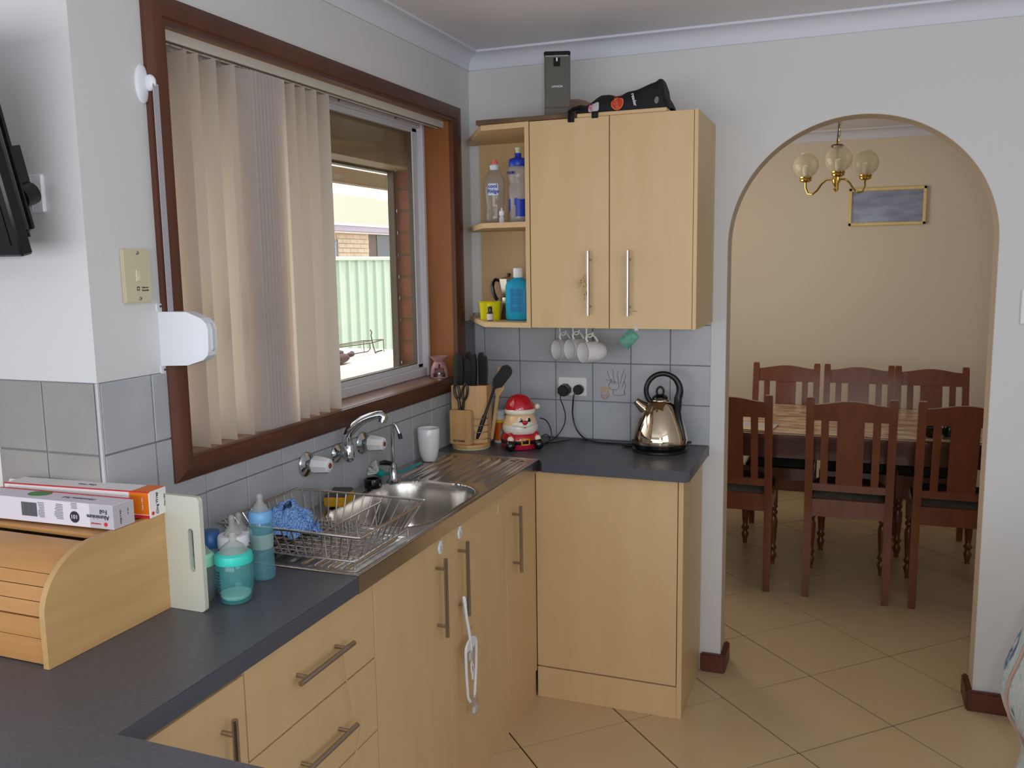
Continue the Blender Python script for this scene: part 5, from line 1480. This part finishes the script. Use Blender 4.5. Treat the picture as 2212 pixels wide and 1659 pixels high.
# ================================================================ DINING ROOM
# chair: origin on floor at rear legs, front toward +y
def make_chair(lbl, loc, rz, grp):
    o = thing('dining_chair', lbl, 'chair', loc, rz=rz, group=grp)
    W = .1745
    def yb(z): return 0 if z < .40 else -.105*((z-.40)/.578)**1.25
    for s in (-1, 1):
        g = G()
        zsn = [0, .2, .40, .50, .60, .70, .80, .90, .965, .978]
        rings = []
        for z in zsn:
            y = yb(z); w_ = .0175 if z < .97 else .015; d_ = .017 if z < .97 else .0145
            if z < .1: w_ = .015
            rings.append([g.bm.verts.new((s*W+a*w_, y+b*d_, z)) for a, b in ((-1, -1), (1, -1), (1, 1), (-1, 1))])
        for a, b in zip(rings, rings[1:]):
            for k in range(4): g.bm.faces.new((a[k], a[(k+1) % 4], b[(k+1) % 4], b[k]))
        g.bm.faces.new(rings[0][::-1]); g.bm.faces.new(rings[-1])
        g.done('rear_post', M['chair'], o, world=False, ang=30)
        # turned front leg
        p = [(.013, 0), (.011, .012), (.018, .040), (.021, .055), (.014, .068), (.0125, .074), (.020, .086), (.0215, .094), (.014, .106), (.017, .14), (.021, .20), (.0225, .240), (.016, .262), (.014, .266), (.021, .278), (.022, .286), (.0145, .298), (.021, .312), (.021, .320), (.016, .328)]
        G().lathe(p, c=(s*(W-.004), .41, 0), n=14).box((s*(W-.004)-.020, .389, .326), (s*(W-.004)+.020, .431, .455), bev=.002).done('front_leg', M['chair'], o, world=False, ang=40)
    # crest rail
    pts = []
    n = 16
    for k in range(n+1):
        t = k/n
        pts.append((-W+2*W*t, .944+.020*(.5-.5*math.cos(2*PI*t))))
    pts2 = pts+[(W, .870), (-W, .870)]
    g = G().prism(pts2, 'y', -.010, .010)
    for vv in g.bm.verts: vv.co.y += yb(vv.co.z)
    g.done('crest_rail', M['chair'], o, world=False, ang=30)
    for (a, b) in ((-.0575, .0575), (-.126, -.093), (.093, .126)):
        g = G()
        rr_ = []
        for k in range(6):
            z = .535+.34*k/5
            y = yb(z)
            rr_.append([g.bm.verts.new(q) for q in ((a, y-.006, z), (b, y-.006, z), (b, y+.006, z), (a, y+.006, z))])
        for p, q in zip(rr_, rr_[1:]):
            for k in range(4): g.bm.faces.new((p[k], p[(k+1) % 4], q[(k+1) % 4], q[k]))
        g.done('splat' if b-a > .05 else 'slat', M['chair'], o, world=False, ang=30)
    G().box((-W, yb(.545)-.010, .528), (W, yb(.545)+.010, .562)).done('lower_rail', M['chair'], o, world=False)
    G().box((-W, -.012, .40), (W, .012, .484)).done('seat_rail', M['chair'], o, world=False)
    G().box((-W, .398, .385), (W, .422, .45)).done('seat_rail', M['chair'], o, world=False)
    for s in (-1, 1): G().box((s*W-.012, .012, .39), (s*W+.012, .40, .455)).done('seat_rail', M['chair'], o, world=False)
    g = G().grid(lambda u, v: Vector((-W+(2*W)*u, -.010+.44*v, .462+.052*(1-(2*u-1)**4)**.5*(1-(2*v-1)**4)**.5)), 14, 14)
    g.grid(lambda u, v: Vector((-W+(2*W)*u, -.010+.44*v, .455)), 1, 1)
    g.done('seat_cushion', M['seat'], o, world=False, ang=60)
    return o
ch = make_chair('near-side mahogany chair in the middle, its back to the arch', (1.4725, .930, 0), 0, 'chairs on the near side of the table')
dup(ch, (.941, .938, 0), 0, 'near-side mahogany chair at the left, cut off by the arch')
dup(ch, (1.936, .932, 0), 0, 'near-side mahogany chair at the right, cut off by the arch')
dup(ch, (1.107, 2.075, 0), PI, 'far-side mahogany chair at the left, against the beige wall', 'chairs on the far side of the table')
dup(ch, (1.514, 2.075, 0), PI, 'far-side mahogany chair in the middle of the wall row', 'chairs on the far side of the table')
dup(ch, (1.9, 2.075, 0), PI, 'far-side mahogany chair at the right of the wall row', 'chairs on the far side of the table')
# table
dt = thing('dining_table', 'long mahogany dining table under a patterned cover', 'table', (1.42, 1.46, 0))
G().box((.30, .985, .742), (2.56, 1.955, .766), bev=.006, seg=2).done('table_top', M['table'], dt)
G().box((.38, 1.05, .640), (2.48, 1.075, .742)).box((.38, 1.865, .640), (2.48, 1.89, .742)).box((.38, 1.05, .640), (.405, 1.89, .742)).box((2.455, 1.05, .640), (2.48, 1.89, .742)).done('apron', M['table'], dt)
for x in (.42, 2.44):
    for y in (1.09, 1.85):
        G().lathe([(.02, 0), (.03, .05), (.022, .08), (.034, .12), (.030, .3), (.042, .45), (.028, .55), (.038, .60), (.038, .64)], c=(x, y, 0), n=16).done('table_leg', M['table'], dt)
tc_ = mat('lace_cover', (196, 176, 140), .35, col2=(128, 84, 60), scale=14, stretch=(.6, 2.2, 1), contrast=1.8, coat=.3)
tag(G().box((.36, 1.03, .7665), (2.50, 1.91, .7685)).done('table_cover', tc_), 'cream and brown patterned table cover on the dining table', 'tablecloth')
pm = thing('picture_book', 'pale blue and orange printed sheet lying on the dining table', 'book', (1.0, 1.15, .769), rz=math.radians(-6))
G().box((-.16, -.10, .0), (.125, .10, .004), bev=.001).done('cover', mat('teal_print', (120, 160, 176), .4, col2=(196, 160, 120), scale=12, contrast=2), pm, world=False)
G().box((-.16, -.10, .0041), (.125, -.075, .0048)).done('yellow_edge', mat('yellow_print', (200, 180, 90), .5), pm, world=False)
bw = thing('glass_dish', 'dark glossy dish on the table behind the right near-side chair', 'dish', (1.83, 1.12, .769))
G().lathe([(0, .002), (.03, .001), (.055, .030), (.062, .052), (.058, .052), (.050, .030), (.02, .008), (0, .008)], n=28).done('dish_bowl', M['blackg'], bw, world=False)
dk = thing('green_jar', 'dark green glass jar on the table beside the glossy dish', 'jar', (1.905, 1.16, .769))
G().lathe([(0, 0), (.03, 0), (.032, .04), (.028, .055), (.026, .060), (.027, .068), (0, .07)], n=24).done('jar_body', mat('bottle_green', (20, 44, 30), .12), dk, world=False)
# framed picture
pc = thing('framed_picture', 'wide gold framed blue-grey picture on the dining room wall', 'picture', (1.65, 2.93, 1.925))
g = G()
px0, px1, pz0, pz1 = 1.420, 1.882, 1.805, 2.046
for a, b in (((px0, 2.905, pz0), (px1, 2.929, pz0+.020)), ((px0, 2.905, pz1-.020), (px1, 2.929, pz1)), ((px0, 2.905, pz0), (px0+.020, 2.929, pz1)), ((px1-.020, 2.905, pz0), (px1, 2.929, pz1))):
    g.box(a, b, bev=.003)
g.done('frame', M['gold'], pc)
G().box((px0+.018, 2.918, pz0+.018), (px1-.018, 2.926, pz1-.018)).done('print', mat('seascape_print', (96, 104, 134), .25, col2=(164, 172, 196), scale=7, stretch=(.8, 1, 3), contrast=1.1, coat=1), pc)
# chandelier
cd_ = thing('chandelier', 'brass three-arm chandelier with etched glass globes above the dining table', 'chandelier', (1.363, 1.45, 2.42))
hx, hy, hz = 1.363, 1.45, 1.988
g = G().tube([(hx, hy, 2.42), (hx-.006, hy, 2.34), (hx+.004, hy, 2.26), (hx, hy, 2.19)], .0035, n=6)
g.done('cable', M['bronze'], cd_)
for k in range(9):
    z = 2.41-k*.026
    ax = k % 2
    G().tube([(hx+.008+(.006*math.cos(a) if ax else 0), hy+(0 if ax else .006*math.cos(a)), z-.014+.016*math.sin(a)) for a in [2*PI*j/12 for j in range(12)]], .0016, n=5, closed=True).done('chain_link', M['brass'], cd_)
G().lathe([(0, .004), (.025, .002), (.031, -.004), (.024, -.016), (0, -.018)], c=(hx, hy, 2.158), n=24).done('wood_cap', M['darkwood'], cd_)
G().cyl((hx, hy, 2.14), (hx, hy, 1.97), .006, n=12).lathe([(0, -.060), (.006, -.056), (.012, -.045), (.007, -.034), (.015, -.02), (.022, 0), (.016, .016), (.008, .03)], c=(hx, hy, hz), n=20).cyl((hx, hy, 2.14), (hx, hy, 2.19), .004, n=10).done('centre_stem', M['brass'], cd_)
for a in (-86, 34, 154):
    ca, sa = math.cos(math.radians(a)), math.sin(math.radians(a))
    def q(r, z): return (hx+ca*r, hy+sa*r, z)
    G().tube([q(.012, hz+.004), q(.05, hz+.004), q(.075, hz-.012), q(.10, hz-.045), q(.125, hz-.062), q(.150, hz-.058), q(.163, hz-.03), q(.165, hz+.005)], .005, n=10).done('arm', M['brass'], cd_)
    G().lathe([(0, -.006), (.018, -.004), (.028, .002), (.030, .008), (.028, .012), (.031, .016), (.031, .022), (.02, .024)], c=q(.165, hz+.004), n=24).done('lamp_cup', M['brass'], cd_)
    R = .062
    pr = [(R*math.sin(t)*1.0, .078-R*math.cos(t)) for t in [math.radians(26+k*(132-0)/16) for k in range(17)]]
    pr += [(pr[-1][0]+.004, pr[-1][1]+.005)]
    G().lathe(pr, c=q(.165, hz+.006), n=32).done('globe_shade', M['globe'], cd_, ang=180)
    G().lathe([(0, .02), (.012, .02), (.018, .06), (.014, .078), (0, .088)], c=q(.165, hz+.006), n=16).done('bulb', mat('bulb', (236, 230, 214), .4), cd_)

# ================================================================ DRAPED ARMCHAIR AT THE RIGHT EDGE
ac = thing('draped_armchair', 'armchair under a pastel floral throw, just entering at the right edge', 'armchair', (2.142, -1.18, 0))
def thr_mat():
    m = mat('floral_throw', (206, 196, 202), .85)
    n, l = m.node_tree.nodes, m.node_tree.links
    tc = n.new('ShaderNodeTexCoord')
    r = n.new('ShaderNodeValToRGB')
    v = n.new('ShaderNodeTexNoise'); v.inputs['Scale'].default_value = 11; v.inputs['Detail'].default_value = 3; v.inputs['Distortion'].default_value = 1.5
    l.new(tc.outputs['Object'], v.inputs[0]); l.new(v.outputs[0], r.inputs[0]); l.new(r.outputs[0], n['Principled BSDF'].inputs['Base Color'])
    e = r.color_ramp.elements
    e[0].position = .30; e[0].color = srgb(104, 96, 150); e[1].position = .72; e[1].color = srgb(214, 150, 156)
    for p, c in ((.37, (150, 190, 180)), (.43, (212, 208, 212)), (.54, (176, 206, 200)), (.60, (216, 208, 208)), (.66, (170, 192, 198))):
        x = e.new(p); x.color = srgb(*c)
    return m
TM = thr_mat()
def throw(u, v):
    # outline of the arm and its skirt, seen from the side; v runs down the fabric
    a = u*2*PI
    z = .9
    if v < .22:
        s_ = (v/.22)**.55; z = .90-.095*(v/.22)**2
        rx_, ry_ = .28*s_, .36*s_
    else:
        t = (v-.22)/.78
        z = .805-.78*t
        bul = .28+.025*math.sin(t*PI*1.3)-.035*math.exp(-((t-.45)/.10)**2)+.03*math.exp(-((t-.24)/.16)**2)
        f = .014*math.sin(a*9+t*2)*min(1, t*2.5)
        rx_, ry_ = bul+f, bul+.08+f
    return Vector((2.142+rx_*math.cos(a), -1.18+ry_*math.sin(a), z))
G().grid(throw, 90, 40).done('throw', TM, ac, ang=180, thick=.006)
pp = [throw(.5+.004*math.sin(k), .22+.78*k/16)+Vector((-.004, 0, 0)) for k in range(17)]
G().tube(pp, .004, n=6).done('piping', mat('tan_piping', (170, 140, 128), .8), ac)
G().box((1.96, -1.42, .05), (2.33, -.94, .72), bev=.05, seg=3).done('upholstered_body', mat('grey_upholstery', (120, 116, 116), .9), ac)
for x in (1.99, 2.30):
    for y in (-1.40, -.96): G().cyl((x, y, 0), (x, y, .06), .02, n=12).done('foot', M['darkwood'], ac)
